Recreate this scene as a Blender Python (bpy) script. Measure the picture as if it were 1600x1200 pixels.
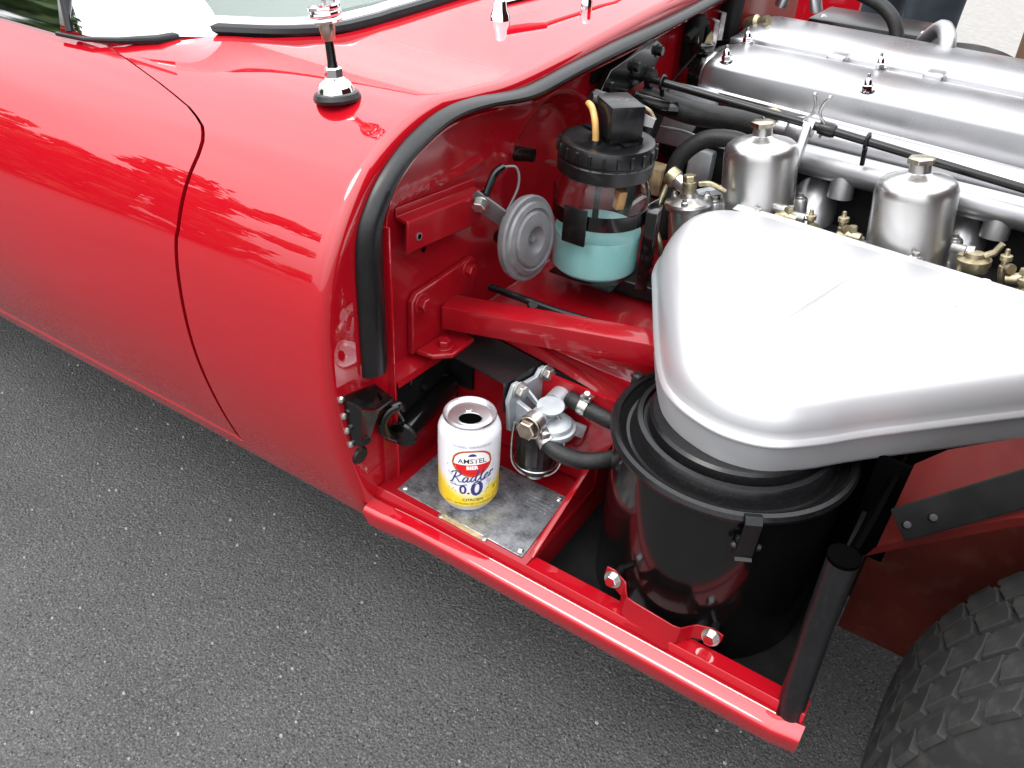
import bpy, bmesh, math, random
from math import sin, cos, pi, radians, sqrt, atan2
from mathutils import Vector, Matrix
random.seed(7)
S = bpy.context.scene
for o in list(bpy.data.objects): bpy.data.objects.remove(o)
COL = S.collection
V = Vector
GZ = -0.10                                    # ground height (x = car forward, y = into the car, z = up)

# ------------------------------------------------------------------ camera
def setup_camera():
    Zc = V((104, -1817, -1300)).normalized()          # world axes seen from the lens (right, down, forward)
    Yc = V((1043, -871, 1300)); Yc = (Yc - Yc.dot(Zc) * Zc).normalized()
    Xc = Yc.cross(Zc)
    right = V((Xc[0], Yc[0], Zc[0])); down = V((Xc[1], Yc[1], Zc[1])); fwd = V((Xc[2], Yc[2], Zc[2]))
    cam = bpy.data.cameras.new('camera'); co = bpy.data.objects.new('camera', cam); COL.objects.link(co)
    m = Matrix((right, -down, -fwd)).transposed().to_4x4()
    m.translation = V((0.39080501, -0.55163934, 0.93491091))
    co.matrix_world = m
    cam.sensor_width = 36; cam.lens = 29.25; cam.clip_start = 0.02; cam.clip_end = 2000
    S.camera = co
setup_camera()

# ------------------------------------------------------------------ world + sun (bright overcast)
SUN_EL, SUN_AZ = radians(58), radians(200)
def setup_light():
    w = bpy.data.worlds.new('World'); S.world = w; w.use_nodes = True
    nt = w.node_tree; N = nt.nodes; Lk = nt.links
    bg = N['Background']; bg.inputs['Strength'].default_value = 0.15
    sky = N.new('ShaderNodeTexSky'); sky.sky_type = 'NISHITA'; sky.sun_disc = False
    sky.sun_elevation = SUN_EL; sky.sun_rotation = SUN_AZ
    sky.air_density = 1.0; sky.dust_density = 3.0; sky.ozone_density = 1.0
    tc = N.new('ShaderNodeTexCoord')
    no = N.new('ShaderNodeTexNoise'); no.inputs['Scale'].default_value = 2.2; no.inputs['Detail'].default_value = 5
    cr = N.new('ShaderNodeValToRGB')
    cr.color_ramp.elements[0].position = 0.3; cr.color_ramp.elements[0].color = (12.5, 12.9, 13.6, 1)
    cr.color_ramp.elements[1].position = 0.7; cr.color_ramp.elements[1].color = (17.5, 17.6, 17.8, 1)
    mx = N.new('ShaderNodeMix'); mx.data_type = 'RGBA'; mx.inputs['Factor'].default_value = 0.85
    Lk.new(tc.outputs['Generated'], no.inputs['Vector']); Lk.new(no.outputs['Fac'], cr.inputs['Fac'])
    Lk.new(sky.outputs['Color'], mx.inputs['A']); Lk.new(cr.outputs['Color'], mx.inputs['B'])
    # overcast luminance falls off from the zenith to the horizon
    sp = N.new('ShaderNodeSeparateXYZ'); Lk.new(tc.outputs['Generated'], sp.inputs[0])
    mr = N.new('ShaderNodeMapRange'); mr.inputs['From Min'].default_value = 0.0; mr.inputs['From Max'].default_value = 1.0
    mr.inputs['To Min'].default_value = 0.34; mr.inputs['To Max'].default_value = 1.28; Lk.new(sp.outputs['Z'], mr.inputs['Value'])
    ml = N.new('ShaderNodeMix'); ml.data_type = 'RGBA'; ml.blend_type = 'MULTIPLY'; ml.inputs['Factor'].default_value = 1
    Lk.new(mx.outputs['Result'], ml.inputs['A']); Lk.new(mr.outputs['Result'], ml.inputs['B'])
    Lk.new(ml.outputs['Result'], bg.inputs['Color'])
    sun = bpy.data.lights.new('sun', 'SUN'); sun.energy = 1.0; sun.angle = radians(25); sun.color = (1, 0.97, 0.92)
    so = bpy.data.objects.new('sun', sun); COL.objects.link(so)
    d = V((sin(SUN_AZ) * cos(SUN_EL), cos(SUN_AZ) * cos(SUN_EL), sin(SUN_EL)))
    so.rotation_euler = d.to_track_quat('Z', 'Y').to_euler(); so.location = (0, 0, 6)
    vs = S.view_settings; vs.view_transform = 'Standard'; vs.look = 'None'; vs.exposure = 0.65; vs.gamma = 1.0
    vs.use_curve_mapping = False
setup_light()

# ------------------------------------------------------------------ materials
def mat(name, col, rough=0.5, metal=0.0, coat=0.0, coat_rough=0.03, noise=None, bump=None, spec=0.5, ior=1.5, rough_noise=None, dust=None, coat_ior=1.5):
    m = bpy.data.materials.new(name); m.use_nodes = True
    nt = m.node_tree; N = nt.nodes; Lk = nt.links; p = N['Principled BSDF']
    p.inputs['Base Color'].default_value = (*col, 1); p.inputs['Roughness'].default_value = rough
    p.inputs['Metallic'].default_value = metal; p.inputs['Coat Weight'].default_value = coat
    p.inputs['Coat Roughness'].default_value = coat_rough; p.inputs['Specular IOR Level'].default_value = spec
    p.inputs['IOR'].default_value = ior; p.inputs['Coat IOR'].default_value = coat_ior
    tc = N.new('ShaderNodeTexCoord')
    def nz(scale, detail=4):
        n = N.new('ShaderNodeTexNoise'); n.inputs['Scale'].default_value = scale; n.inputs['Detail'].default_value = detail
        Lk.new(tc.outputs['Object'], n.inputs['Vector']); return n
    last = None
    if noise:
        sc, amt = noise; n = nz(sc)
        cr = N.new('ShaderNodeValToRGB')
        cr.color_ramp.elements[0].position = 0.3; cr.color_ramp.elements[1].position = 0.72
        cr.color_ramp.elements[0].color = (*[c * (1 - amt) for c in col], 1)
        cr.color_ramp.elements[1].color = (*[min(1, c * (1 + amt)) for c in col], 1)
        Lk.new(n.outputs['Fac'], cr.inputs['Fac']); last = cr.outputs['Color']
    if dust:                                    # fine pale specks / grime
        sc, amt, dcol = dust; n = nz(sc, 6)
        mr = N.new('ShaderNodeMapRange'); mr.inputs['From Min'].default_value = 0.52; mr.inputs['From Max'].default_value = 0.8
        mr.inputs['To Max'].default_value = amt; Lk.new(n.outputs['Fac'], mr.inputs['Value'])
        mx = N.new('ShaderNodeMix'); mx.data_type = 'RGBA'
        if last: Lk.new(last, mx.inputs['A'])
        else: mx.inputs['A'].default_value = (*col, 1)
        mx.inputs['B'].default_value = (*dcol, 1); Lk.new(mr.outputs['Result'], mx.inputs['Factor']); last = mx.outputs['Result']
    if last: Lk.new(last, p.inputs['Base Color'])
    if rough_noise:
        sc, lo, hi = rough_noise; n = nz(sc, 5)
        mr = N.new('ShaderNodeMapRange'); mr.inputs['From Min'].default_value = 0.3; mr.inputs['From Max'].default_value = 0.7
        mr.inputs['To Min'].default_value = lo; mr.inputs['To Max'].default_value = hi
        Lk.new(n.outputs['Fac'], mr.inputs['Value']); Lk.new(mr.outputs['Result'], p.inputs['Roughness'])
    if bump:
        sc, st, dist = bump; n = nz(sc, 6); b = N.new('ShaderNodeBump'); b.inputs['Strength'].default_value = st
        b.inputs['Distance'].default_value = dist; Lk.new(n.outputs['Fac'], b.inputs['Height']); Lk.new(b.outputs['Normal'], p.inputs['Normal'])
    return m

RED = (0.36, 0.0042, 0.0105)
M = {}
M['paint'] = mat('red_car_paint', RED, 0.35, spec=0.0, coat=1.0, coat_rough=0.012, coat_ior=1.78, noise=(3, 0.04), bump=(9, 0.03, 0.002))
M['paint_in'] = mat('red_engine_bay_paint', (0.26, 0.0032, 0.008), 0.32, spec=0.15, coat=0.6, coat_rough=0.06, noise=(14, 0.12), bump=(40, 0.05, 0.002), dust=(75, 0.22, (0.09, 0.02, 0.015)), rough_noise=(20, 0.26, 0.40))
M['paint_dark'] = mat('shade_darkened_red', (0.045, 0.006, 0.0035), 0.8, spec=0.12, noise=(12, 0.3), dust=(50, 0.2, (0.1, 0.07, 0.05)))  # red darkened to carry the shade inside the wheel arch
M['paint_arch_shade'] = mat('arch_red_shaded', (0.062, 0.005, 0.004), 0.55, spec=0.15, noise=(14, 0.2), dust=(60, 0.35, (0.05, 0.02, 0.015)))  # car red with the shade under the air box put into the colour
M['black_gloss'] = mat('black_gloss_enamel', (0.003, 0.003, 0.003), 0.14, coat=0.25, spec=0.4, coat_rough=0.05, bump=(20, 0.03, 0.002), dust=(500, 0.012, (0.2, 0.2, 0.2)))
M['black_satin'] = mat('black_satin_paint', (0.005, 0.005, 0.0055), 0.28, spec=0.35, dust=(420, 0.05, (0.25, 0.24, 0.22)), bump=(60, 0.06, 0.001))
M['black_dull'] = mat('mottled_dull_black', (0.006, 0.006, 0.006), 0.75, noise=(30, 0.5), spec=0.12)  # dull black, mottled at random
M['rubber'] = mat('black_rubber', (0.006, 0.0062, 0.007), 0.33, spec=0.45, noise=(25, 0.25), bump=(160, 0.06, 0.001), dust=(300, 0.03, (0.3, 0.3, 0.3)))
M['hose'] = mat('ribbed_hose_rubber', (0.010, 0.010, 0.010), 0.5, spec=0.35, bump=(300, 0.5, 0.001), noise=(80, 0.4))
M['tyre'] = mat('tyre_rubber', (0.022, 0.0215, 0.021), 0.75, spec=0.3, noise=(20, 0.25), bump=(90, 0.25, 0.002), dust=(60, 0.25, (0.12, 0.11, 0.10)))
M['silver'] = mat('silver_paint', (0.60, 0.60, 0.615), 0.40, metal=0.66, bump=(260, 0.06, 0.0006), noise=(5, 0.03), rough_noise=(6, 0.36, 0.44))
M['alu'] = mat('cast_aluminium', (0.40, 0.40, 0.41), 0.38, metal=0.9, bump=(140, 0.12, 0.001), noise=(20, 0.12), dust=(70, 0.15, (0.3, 0.28, 0.26)))
M['polished'] = mat('polished_aluminium', (0.52, 0.515, 0.505), 0.28, metal=0.95, rough_noise=(14, 0.22, 0.38), noise=(16, 0.10), bump=(40, 0.05, 0.002))
M['chrome'] = mat('chrome', (0.88, 0.88, 0.9), 0.04, metal=1.0)
M['brass'] = mat('brass', (0.46, 0.40, 0.32), 0.30, metal=1.0, noise=(120, 0.25), rough_noise=(60, 0.2, 0.4))
M['dull_brass'] = mat('dull_cadmium', (0.36, 0.31, 0.20), 0.38, metal=0.9, noise=(150, 0.3))
M['zinc'] = mat('grey_zinc_casting', (0.40, 0.43, 0.45), 0.42, metal=0.55, noise=(50, 0.15), bump=(200, 0.15, 0.0008))
M['steel'] = mat('plated_steel', (0.55, 0.54, 0.52), 0.3, metal=0.95, noise=(150, 0.3))
M['horn_grey'] = mat('grey_horn_paint', (0.135, 0.135, 0.14), 0.45, metal=0.25, noise=(40, 0.18), bump=(150, 0.12, 0.001), dust=(90, 0.2, (0.35, 0.34, 0.33)))
M['plate'] = mat('scuffed_tin_plate', (0.42, 0.44, 0.47), 0.32, metal=0.8, noise=(60, 0.5), rough_noise=(60, 0.25, 0.5), bump=(160, 0.15, 0.0008), dust=(95, 0.6, (0.10, 0.10, 0.105)))
M['tan'] = mat('old_tan_card', (0.32, 0.24, 0.13), 0.6, noise=(90, 0.4))
M['tube_tan'] = mat('amber_rubber_tube', (0.52, 0.30, 0.09), 0.3, noise=(60, 0.2))
M['plastic'] = mat('black_moulded_plastic', (0.006, 0.006, 0.0065), 0.30, spec=0.4, bump=(150, 0.05, 0.0006), dust=(80, 0.06, (0.3, 0.3, 0.3)))
M['can_metal'] = mat('can_aluminium', (0.82, 0.82, 0.84), 0.34, metal=1.0, bump=(70, 0.05, 0.001))
M['hole_shade'] = mat('dark_opening_shade', (0.0015, 0.0015, 0.0015), 0.95, spec=0.0)  # near-black for real holes and for painted shade by the front post
M['ink_navy'] = mat('navy_ink', (0.02, 0.03, 0.16), 0.35)
M['ink_black'] = mat('black_ink', (0.015, 0.015, 0.02), 0.4)
M['ink_grey'] = mat('grey_ink', (0.30, 0.33, 0.42), 0.4)
M['ink_red'] = mat('red_ink', (0.62, 0.012, 0.012), 0.35)
M['ink_white'] = mat('white_ink', (0.85, 0.85, 0.85), 0.35)
M['ink_gold'] = mat('gold_ink', (0.55, 0.38, 0.12), 0.3, metal=0.6)
M['ink_yellow'] = mat('yellow_ink', (0.85, 0.60, 0.02), 0.35)
M['ink_green'] = mat('green_ink', (0.05, 0.16, 0.03), 0.4)
M['wood'] = mat('cork_block', (0.50, 0.25, 0.10), 0.6, noise=(40, 0.3))
M['cream'] = mat('cream_leather', (0.60, 0.57, 0.50), 0.5)
M['dash'] = mat('grey_dash_trim', (0.20, 0.20, 0.19), 0.55)
M['denim'] = mat('dark_denim', (0.014, 0.026, 0.036), 0.8, noise=(18, 0.35), bump=(400, 0.3, 0.002))
M['brown_cloth'] = mat('brown_cloth', (0.17, 0.095, 0.05), 0.85, noise=(10, 0.25))
M['shirt'] = mat('grey_shirt', (0.16, 0.17, 0.19), 0.85)
M['skin'] = mat('skin', (0.48, 0.28, 0.19), 0.5)
M['hair'] = mat('brown_hair', (0.04, 0.025, 0.015), 0.6)
M['shoe'] = mat('dark_shoe_leather', (0.02, 0.015, 0.012), 0.4)
M['bark'] = mat('bark', (0.07, 0.05, 0.035), 0.9, noise=(8, 0.4))
M['leaf'] = mat('hedge_leaf', (0.045, 0.085, 0.018), 0.6, noise=(1.2, 0.5))
def glass_mat(name, tint, boost=1.0):
    m = bpy.data.materials.new(name); m.use_nodes = True; N = m.node_tree.nodes; Lk = m.node_tree.links; N.clear()
    o = N.new('ShaderNodeOutputMaterial'); t = N.new('ShaderNodeBsdfTransparent'); t.inputs['Color'].default_value = (*tint, 1)
    g = N.new('ShaderNodeBsdfGlossy'); g.inputs['Roughness'].default_value = 0.02; f = N.new('ShaderNodeFresnel'); f.inputs['IOR'].default_value = 1.5
    k = N.new('ShaderNodeMath'); k.operation = 'MULTIPLY'; k.use_clamp = True; k.inputs[1].default_value = boost; Lk.new(f.outputs[0], k.inputs[0])
    ge = N.new('ShaderNodeNewGeometry'); iv = N.new('ShaderNodeMath'); iv.operation = 'SUBTRACT'; iv.inputs[0].default_value = 1; Lk.new(ge.outputs['Backfacing'], iv.inputs[1])
    k2 = N.new('ShaderNodeMath'); k2.operation = 'MULTIPLY'; Lk.new(k.outputs[0], k2.inputs[0]); Lk.new(iv.outputs[0], k2.inputs[1]); k = k2
    x = N.new('ShaderNodeMixShader'); Lk.new(k.outputs[0], x.inputs[0]); Lk.new(t.outputs[0], x.inputs[1]); Lk.new(g.outputs[0], x.inputs[2]); Lk.new(x.outputs[0], o.inputs['Surface']); return m
M['glass'] = glass_mat('clear_glass', (0.96, 0.985, 0.975))
M['screen'] = glass_mat('windscreen_glass', (0.88, 0.93, 0.91), 1.2)
def plate_mat():
    m = bpy.data.materials.new('scuffed_tin_plate'); m.use_nodes = True; nt = m.node_tree; N = nt.nodes; Lk = nt.links; p = N['Principled BSDF']
    p.inputs['Metallic'].default_value = 0.75; tc = N.new('ShaderNodeTexCoord')
    def noise(scale, rot, sc, det=6):
        mp = N.new('ShaderNodeMapping'); mp.inputs['Rotation'].default_value = (0, 0, rot); mp.inputs['Scale'].default_value = scale; Lk.new(tc.outputs['Object'], mp.inputs['Vector'])
        n = N.new('ShaderNodeTexNoise'); n.inputs['Scale'].default_value = sc; n.inputs['Detail'].default_value = det; Lk.new(mp.outputs[0], n.inputs['Vector']); return n
    a = noise((1, 1, 1), 0, 48, 8); b = noise((1, 14, 1), .5, 90, 3); c = noise((1, 22, 1), -1.0, 70, 3); d = noise((1, 1, 1), 0, 300, 4)
    def add(x, y, k):
        q = N.new('ShaderNodeMath'); q.operation = 'MULTIPLY_ADD'; q.inputs[1].default_value = k; Lk.new(y, q.inputs[0]); Lk.new(x, q.inputs[2]); return q.outputs[0]
    v = add(add(add(a.outputs['Fac'], b.outputs['Fac'], .35), c.outputs['Fac'], .3), d.outputs['Fac'], .35)
    cr = N.new('ShaderNodeValToRGB'); mr = N.new('ShaderNodeMapRange'); mr.inputs['From Min'].default_value = .78; mr.inputs['From Max'].default_value = 1.22; Lk.new(v, mr.inputs['Value']); Lk.new(mr.outputs['Result'], cr.inputs['Fac'])
    cr.color_ramp.elements[0].color = (.07, .072, .078, 1); cr.color_ramp.elements[1].color = (.46, .475, .50, 1); x = cr.color_ramp.elements.new(.45); x.color = (.24, .25, .27, 1)
    Lk.new(cr.outputs['Color'], p.inputs['Base Color'])
    r = N.new('ShaderNodeMapRange'); r.inputs['To Min'].default_value = .55; r.inputs['To Max'].default_value = .3; Lk.new(mr.outputs['Result'], r.inputs['Value']); Lk.new(r.outputs['Result'], p.inputs['Roughness'])
    bu = N.new('ShaderNodeBump'); bu.inputs['Strength'].default_value = .15; bu.inputs['Distance'].default_value = .0006; Lk.new(v, bu.inputs['Height']); Lk.new(bu.outputs['Normal'], p.inputs['Normal']); return m
M['plate'] = plate_mat()
def liquid_mat():
    m = bpy.data.materials.new('turquoise_washer_fluid'); m.use_nodes = True; p = m.node_tree.nodes['Principled BSDF']
    p.inputs['Base Color'].default_value = (0.44, 0.77, 0.78, 1); p.inputs['Roughness'].default_value = 0.15
    p.inputs['Subsurface Weight'].default_value = 0.6; p.inputs['Subsurface Radius'].default_value = (0.01, 0.03, 0.03)
    p.inputs['Subsurface Scale'].default_value = 1.0; p.inputs['Transmission Weight'].default_value = 0.45; p.inputs['IOR'].default_value = 1.2
    return m
M['fluid'] = liquid_mat()
def can_mat():
    m = bpy.data.materials.new('printed_can'); m.use_nodes = True; nt = m.node_tree; N = nt.nodes; Lk = nt.links
    p = N['Principled BSDF']; p.inputs['Roughness'].default_value = 0.24; p.inputs['Metallic'].default_value = 0.12
    p.inputs['Coat Weight'].default_value = 0.3
    tc = N.new('ShaderNodeTexCoord'); sp = N.new('ShaderNodeSeparateXYZ'); Lk.new(tc.outputs['Object'], sp.inputs[0])
    no = N.new('ShaderNodeTexNoise'); no.inputs['Scale'].default_value = 45; Lk.new(tc.outputs['Object'], no.inputs['Vector'])
    # yellow lemon fade printed on the lower part, higher round the sides than at the front
    dt = N.new('ShaderNodeVectorMath'); dt.operation = 'DOT_PRODUCT'; dt.inputs[1].default_value = (.75, .66, 0); Lk.new(tc.outputs['Object'], dt.inputs[0])
    ph = N.new('ShaderNodeMath'); ph.operation = 'MULTIPLY'; Lk.new(dt.outputs['Value'], ph.inputs[0]); Lk.new(dt.outputs['Value'], ph.inputs[1])
    k = N.new('ShaderNodeMath'); k.operation = 'MULTIPLY'; k.inputs[1].default_value = -20; Lk.new(ph.outputs[0], k.inputs[0])
    a = N.new('ShaderNodeMath'); a.operation = 'ADD'; Lk.new(sp.outputs['Z'], a.inputs[0]); Lk.new(k.outputs[0], a.inputs[1])
    n2 = N.new('ShaderNodeMath'); n2.operation = 'MULTIPLY_ADD'; n2.inputs[1].default_value = 0.006; Lk.new(no.outputs['Fac'], n2.inputs[0]); Lk.new(a.outputs[0], n2.inputs[2])
    cr = N.new('ShaderNodeValToRGB'); e = cr.color_ramp
    mr = N.new('ShaderNodeMapRange'); mr.inputs['From Min'].default_value = -0.0575; mr.inputs['From Max'].default_value = 0.0575
    Lk.new(n2.outputs[0], mr.inputs['Value']); Lk.new(mr.outputs['Result'], cr.inputs['Fac'])
    e.elements[0].position = 0.0; e.elements[0].color = (0.80, 0.50, 0.01, 1)
    e.elements[1].position = 0.335; e.elements[1].color = (0.80, 0.80, 0.84, 1)
    x = e.elements.new(0.215); x.color = (0.84, 0.62, 0.02, 1)
    x = e.elements.new(0.275); x.color = (0.84, 0.76, 0.35, 1)
    # white foot band
    lt = N.new('ShaderNodeMath'); lt.operation = 'LESS_THAN'; lt.inputs[1].default_value = -0.0475; Lk.new(sp.outputs['Z'], lt.inputs[0])
    mx = N.new('ShaderNodeMix'); mx.data_type = 'RGBA'; Lk.new(lt.outputs[0], mx.inputs['Factor'])
    Lk.new(cr.outputs['Color'], mx.inputs['A']); mx.inputs['B'].default_value = (0.78, 0.78, 0.80, 1)
    Lk.new(mx.outputs['Result'], p.inputs['Base Color']); return m
M['can'] = can_mat()
def asphalt_mat():
    m = bpy.data.materials.new('asphalt'); m.use_nodes = True; nt = m.node_tree; N = nt.nodes; Lk = nt.links
    p = N['Principled BSDF']; p.inputs['Roughness'].default_value = 0.85; p.inputs['Specular IOR Level'].default_value = 0.3
    tc = N.new('ShaderNodeTexCoord')
    def vor(sc):
        v = N.new('ShaderNodeTexVoronoi'); v.inputs['Scale'].default_value = sc; Lk.new(tc.outputs['Object'], v.inputs['Vector']); return v
    def noi(sc, d=6):
        v = N.new('ShaderNodeTexNoise'); v.inputs['Scale'].default_value = sc; v.inputs['Detail'].default_value = d; Lk.new(tc.outputs['Object'], v.inputs['Vector']); return v
    base = N.new('ShaderNodeValToRGB'); n1 = noi(300); Lk.new(n1.outputs['Fac'], base.inputs['Fac'])
    base.color_ramp.elements[0].position = 0.36; base.color_ramp.elements[0].color = (0.050, 0.050, 0.0505, 1)
    base.color_ramp.elements[1].position = 0.68; base.color_ramp.elements[1].color = (0.112, 0.111, 0.109, 1)
    big = noi(5.0, 6); mb = N.new('ShaderNodeMapRange'); Lk.new(big.outputs['Fac'], mb.inputs['Value'])
    mb.inputs['From Min'].default_value = 0.3; mb.inputs['From Max'].default_value = 0.7; mb.inputs['To Min'].default_value = 0.90; mb.inputs['To Max'].default_value = 1.14
    mul = N.new('ShaderNodeMix'); mul.data_type = 'RGBA'; mul.blend_type = 'MULTIPLY'; mul.inputs['Factor'].default_value = 1
    Lk.new(base.outputs['Color'], mul.inputs['A']); Lk.new(mb.outputs['Result'], mul.inputs['B'])
    # scattered pale stones: only some voronoi cells, by their random colour
    col = mul.outputs['Result']
    for sc, thr, rad, c in ((260, 0.70, 0.50, (0.10, 0.099, 0.097)), (330, 0.86, 0.40, (0.15, 0.147, 0.142)), (170, 0.93, 0.34, (0.12, 0.10, 0.088)), (150, 0.84, 0.46, (0.135, 0.133, 0.13)), (190, 0.86, 0.46, (0.034, 0.034, 0.034)), (430, 0.90, 0.45, (0.22, 0.215, 0.21))):
        v = vor(sc); sx = N.new('ShaderNodeSeparateColor'); Lk.new(v.outputs['Color'], sx.inputs[0])
        g = N.new('ShaderNodeMath'); g.operation = 'GREATER_THAN'; g.inputs[1].default_value = thr; Lk.new(sx.outputs[0], g.inputs[0])
        l = N.new('ShaderNodeMapRange'); l.inputs['From Min'].default_value = rad; l.inputs['From Max'].default_value = rad * 0.6
        Lk.new(v.outputs['Distance'], l.inputs['Value'])
        f = N.new('ShaderNodeMath'); f.operation = 'MULTIPLY'; Lk.new(g.outputs[0], f.inputs[0]); Lk.new(l.outputs['Result'], f.inputs[1])
        mx = N.new('ShaderNodeMix'); mx.data_type = 'RGBA'; Lk.new(f.outputs[0], mx.inputs['Factor']); Lk.new(col, mx.inputs['A'])
        mx.inputs['B'].default_value = (*c, 1); col = mx.outputs['Result']
    Lk.new(col, p.inputs['Base Color'])
    v3 = vor(210); ad = N.new('ShaderNodeMath'); ad.operation = 'MULTIPLY_ADD'; ad.inputs[1].default_value = -0.8
    Lk.new(v3.outputs['Distance'], ad.inputs[0]); Lk.new(n1.outputs['Fac'], ad.inputs[2])
    b = N.new('ShaderNodeBump'); b.inputs['Strength'].default_value = 0.95; b.inputs['Distance'].default_value = 0.0028
    Lk.new(ad.outputs[0], b.inputs['Height']); Lk.new(b.outputs['Normal'], p.inputs['Normal']); return m
M['asphalt'] = asphalt_mat()
M['bright_asphalt'] = mat('bright_asphalt', (0.23, 0.22, 0.205), 0.85, noise=(30, 0.12), bump=(150, 0.4, 0.003), dust=(90, 0.3, (0.2, 0.19, 0.18)))  # asphalt coloured paler for its overexposed look

# ------------------------------------------------------------------ mesh helpers
def frame(d):
    d = V(d).normalized(); a = V((0, 0, 1)) if abs(d.z) < 0.9 else V((1, 0, 0))
    u = a.cross(d).normalized(); return u, d.cross(u), d
class MB:
    def __init__(s): s.v = []; s.f = []; s.m = []
    def add(s, vs, fs, mi=0):
        o = len(s.v); s.v += [V(p) for p in vs]; s.f += [[i + o for i in f] for f in fs]; s.m += [mi] * len(fs); return s
    def box(s, c, d, ax=None, mi=0, ch=0.0):
        """box centre c, full sizes d, optional 3 axes, chamfered by ch"""
        X, Y, Z = [V(a) for a in (ax or ((1, 0, 0), (0, 1, 0), (0, 0, 1)))]
        bm = bmesh.new(); bmesh.ops.create_cube(bm, size=1)
        for v in bm.verts: v.co = V((v.co.x * d[0], v.co.y * d[1], v.co.z * d[2]))
        if ch: bmesh.ops.bevel(bm, geom=bm.edges[:], offset=ch, segments=2, affect='EDGES', profile=0.5)
        bm.verts.ensure_lookup_table(); c = V(c)
        s.add([c + X * v.co.x + Y * v.co.y + Z * v.co.z for v in bm.verts], [[v.index for v in f.verts] for f in bm.faces], mi); bm.free(); return s
    def tube(s, pts, r, n=12, caps=True, mi=0, smooth=0, closed=False):
        pts = [V(p) for p in pts]
        if smooth: pts = spline(pts, smooth)
        m = len(pts); rs = r if isinstance(r, (list, tuple)) else [r] * m
        if len(rs) != m:
            rs = [rs[min(len(rs) - 1, int(i * (len(rs) - 1) / (m - 1)))] + (rs[min(len(rs) - 1, int(i * (len(rs) - 1) / (m - 1)) + 1)] - rs[int(i * (len(rs) - 1) / (m - 1))]) * ((i * (len(rs) - 1) / (m - 1)) % 1) for i in range(m)]
        vs = []; up = None
        for i, p in enumerate(pts):
            if closed: t = pts[(i + 1) % m] - pts[i - 1]
            else: t = pts[min(i + 1, m - 1)] - pts[max(i - 1, 0)]
            t.normalize()
            if up is None: up = frame(t)[0]
            up = (up - up.dot(t) * t).normalized(); w = t.cross(up)
            for k in range(n): a = 2 * pi * k / n; vs.append(p + (up * cos(a) + w * sin(a)) * rs[i])
        fs = [[i * n + k, i * n + (k + 1) % n, (i + 1) * n + (k + 1) % n, (i + 1) * n + k] for i in range(m - 1) for k in range(n)]
        if closed: fs += [[(m - 1) * n + k, (m - 1) * n + (k + 1) % n, (k + 1) % n, k] for k in range(n)]
        elif caps: fs += [list(range(n))[::-1], list(range((m - 1) * n, m * n))]
        return s.add(vs, fs, mi)
    def lathe(s, prof, o, d=(0, 0, 1), n=40, mi=0, a0=0, a1=2 * pi):
        """prof = [(r, h)...] along d from o"""
        u, w, d = frame(d); o = V(o); vs = []; full = abs(a1 - a0 - 2 * pi) < 1e-6; cols = n if full else n + 1
        for r, h in prof:
            for k in range(cols):
                a = a0 + (a1 - a0) * k / n; vs.append(o + d * h + (u * cos(a) + w * sin(a)) * max(r, 1e-5))
        fs = []
        for i in range(len(prof) - 1):
            for k in range(n):
                k2 = (k + 1) % cols; fs.append([i * cols + k, i * cols + k2, (i + 1) * cols + k2, (i + 1) * cols + k])
        return s.add(vs, fs, mi)
    def prism(s, poly, o, ex, ey, t, mi=0):
        """poly in (ex, ey) from o, thickness t along ex x ey"""
        o, ex, ey = V(o), V(ex).normalized(), V(ey).normalized(); nrm = ex.cross(ey).normalized(); n = len(poly)
        a = [o + ex * p[0] + ey * p[1] for p in poly]; b = [p + nrm * t for p in a]
        return s.add(a + b, [list(range(n))[::-1], list(range(n, 2 * n))] + [[i, (i + 1) % n, n + (i + 1) % n, n + i] for i in range(n)], mi)
    def hexa(s, o, d, r, h, mi=0, washer=0.0):
        u, w, dd = frame(d); o = V(o)
        if washer: s.lathe([(0, 0), (washer, 0), (washer, 0.0014), (0, 0.0014)], o, d, 20, mi); o = o + dd * 0.0014
        return s.lathe([(0, 0), (r, 0), (r, h * 0.85), (r * 0.86, h), (0, h)], o, d, 6, mi)
    def grid(s, rows, mi=0, closed=False):
        nr = len(rows); nc = len(rows[0]); vs = [p for r in rows for p in r]
        fs = [[i * nc + k, i * nc + k + 1, (i + 1) * nc + k + 1, (i + 1) * nc + k] for i in range(nr - 1) for k in range(nc - 1)]
        return s.add(vs, fs, mi)
    def ribbon(s, pts, half, nrm_t, mi=0, wdir=(0, 0, 1)):
        """flat strap: centre line pts, half width along wdir, thickness nrm_t"""
        w = V(wdir); pts = [V(p) for p in pts]; m = len(pts); rows = []
        for i, p in enumerate(pts):
            t = (pts[min(i + 1, m - 1)] - pts[max(i - 1, 0)]).normalized(); nn = t.cross(w).normalized() * nrm_t
            h = half[i] if isinstance(half, (list, tuple)) else half
            rows.append([p - w * h, p + w * h, p + w * h + nn, p - w * h + nn, p - w * h])
        s.grid(rows, mi); a = len(s.v) - 5 * m
        s.f += [[a, a + 1, a + 2, a + 3], [a + 5 * (m - 1) + k for k in (3, 2, 1, 0)]]; s.m += [mi, mi]; return s
def spline(pts, sub=6):
    P = [V(p) for p in pts]; out = []
    for i in range(len(P) - 1):
        p0 = P[i - 1] if i else P[0] * 2 - P[1]; p1, p2 = P[i], P[i + 1]; p3 = P[i + 2] if i + 2 < len(P) else P[-1] * 2 - P[-2]
        for k in range(sub):
            t = k / sub; out.append(0.5 * ((2 * p1) + (p2 - p0) * t + (2 * p0 - 5 * p1 + 4 * p2 - p3) * t * t + (3 * p1 - p0 - 3 * p2 + p3) * t ** 3))
    out.append(P[-1]); return out

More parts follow.
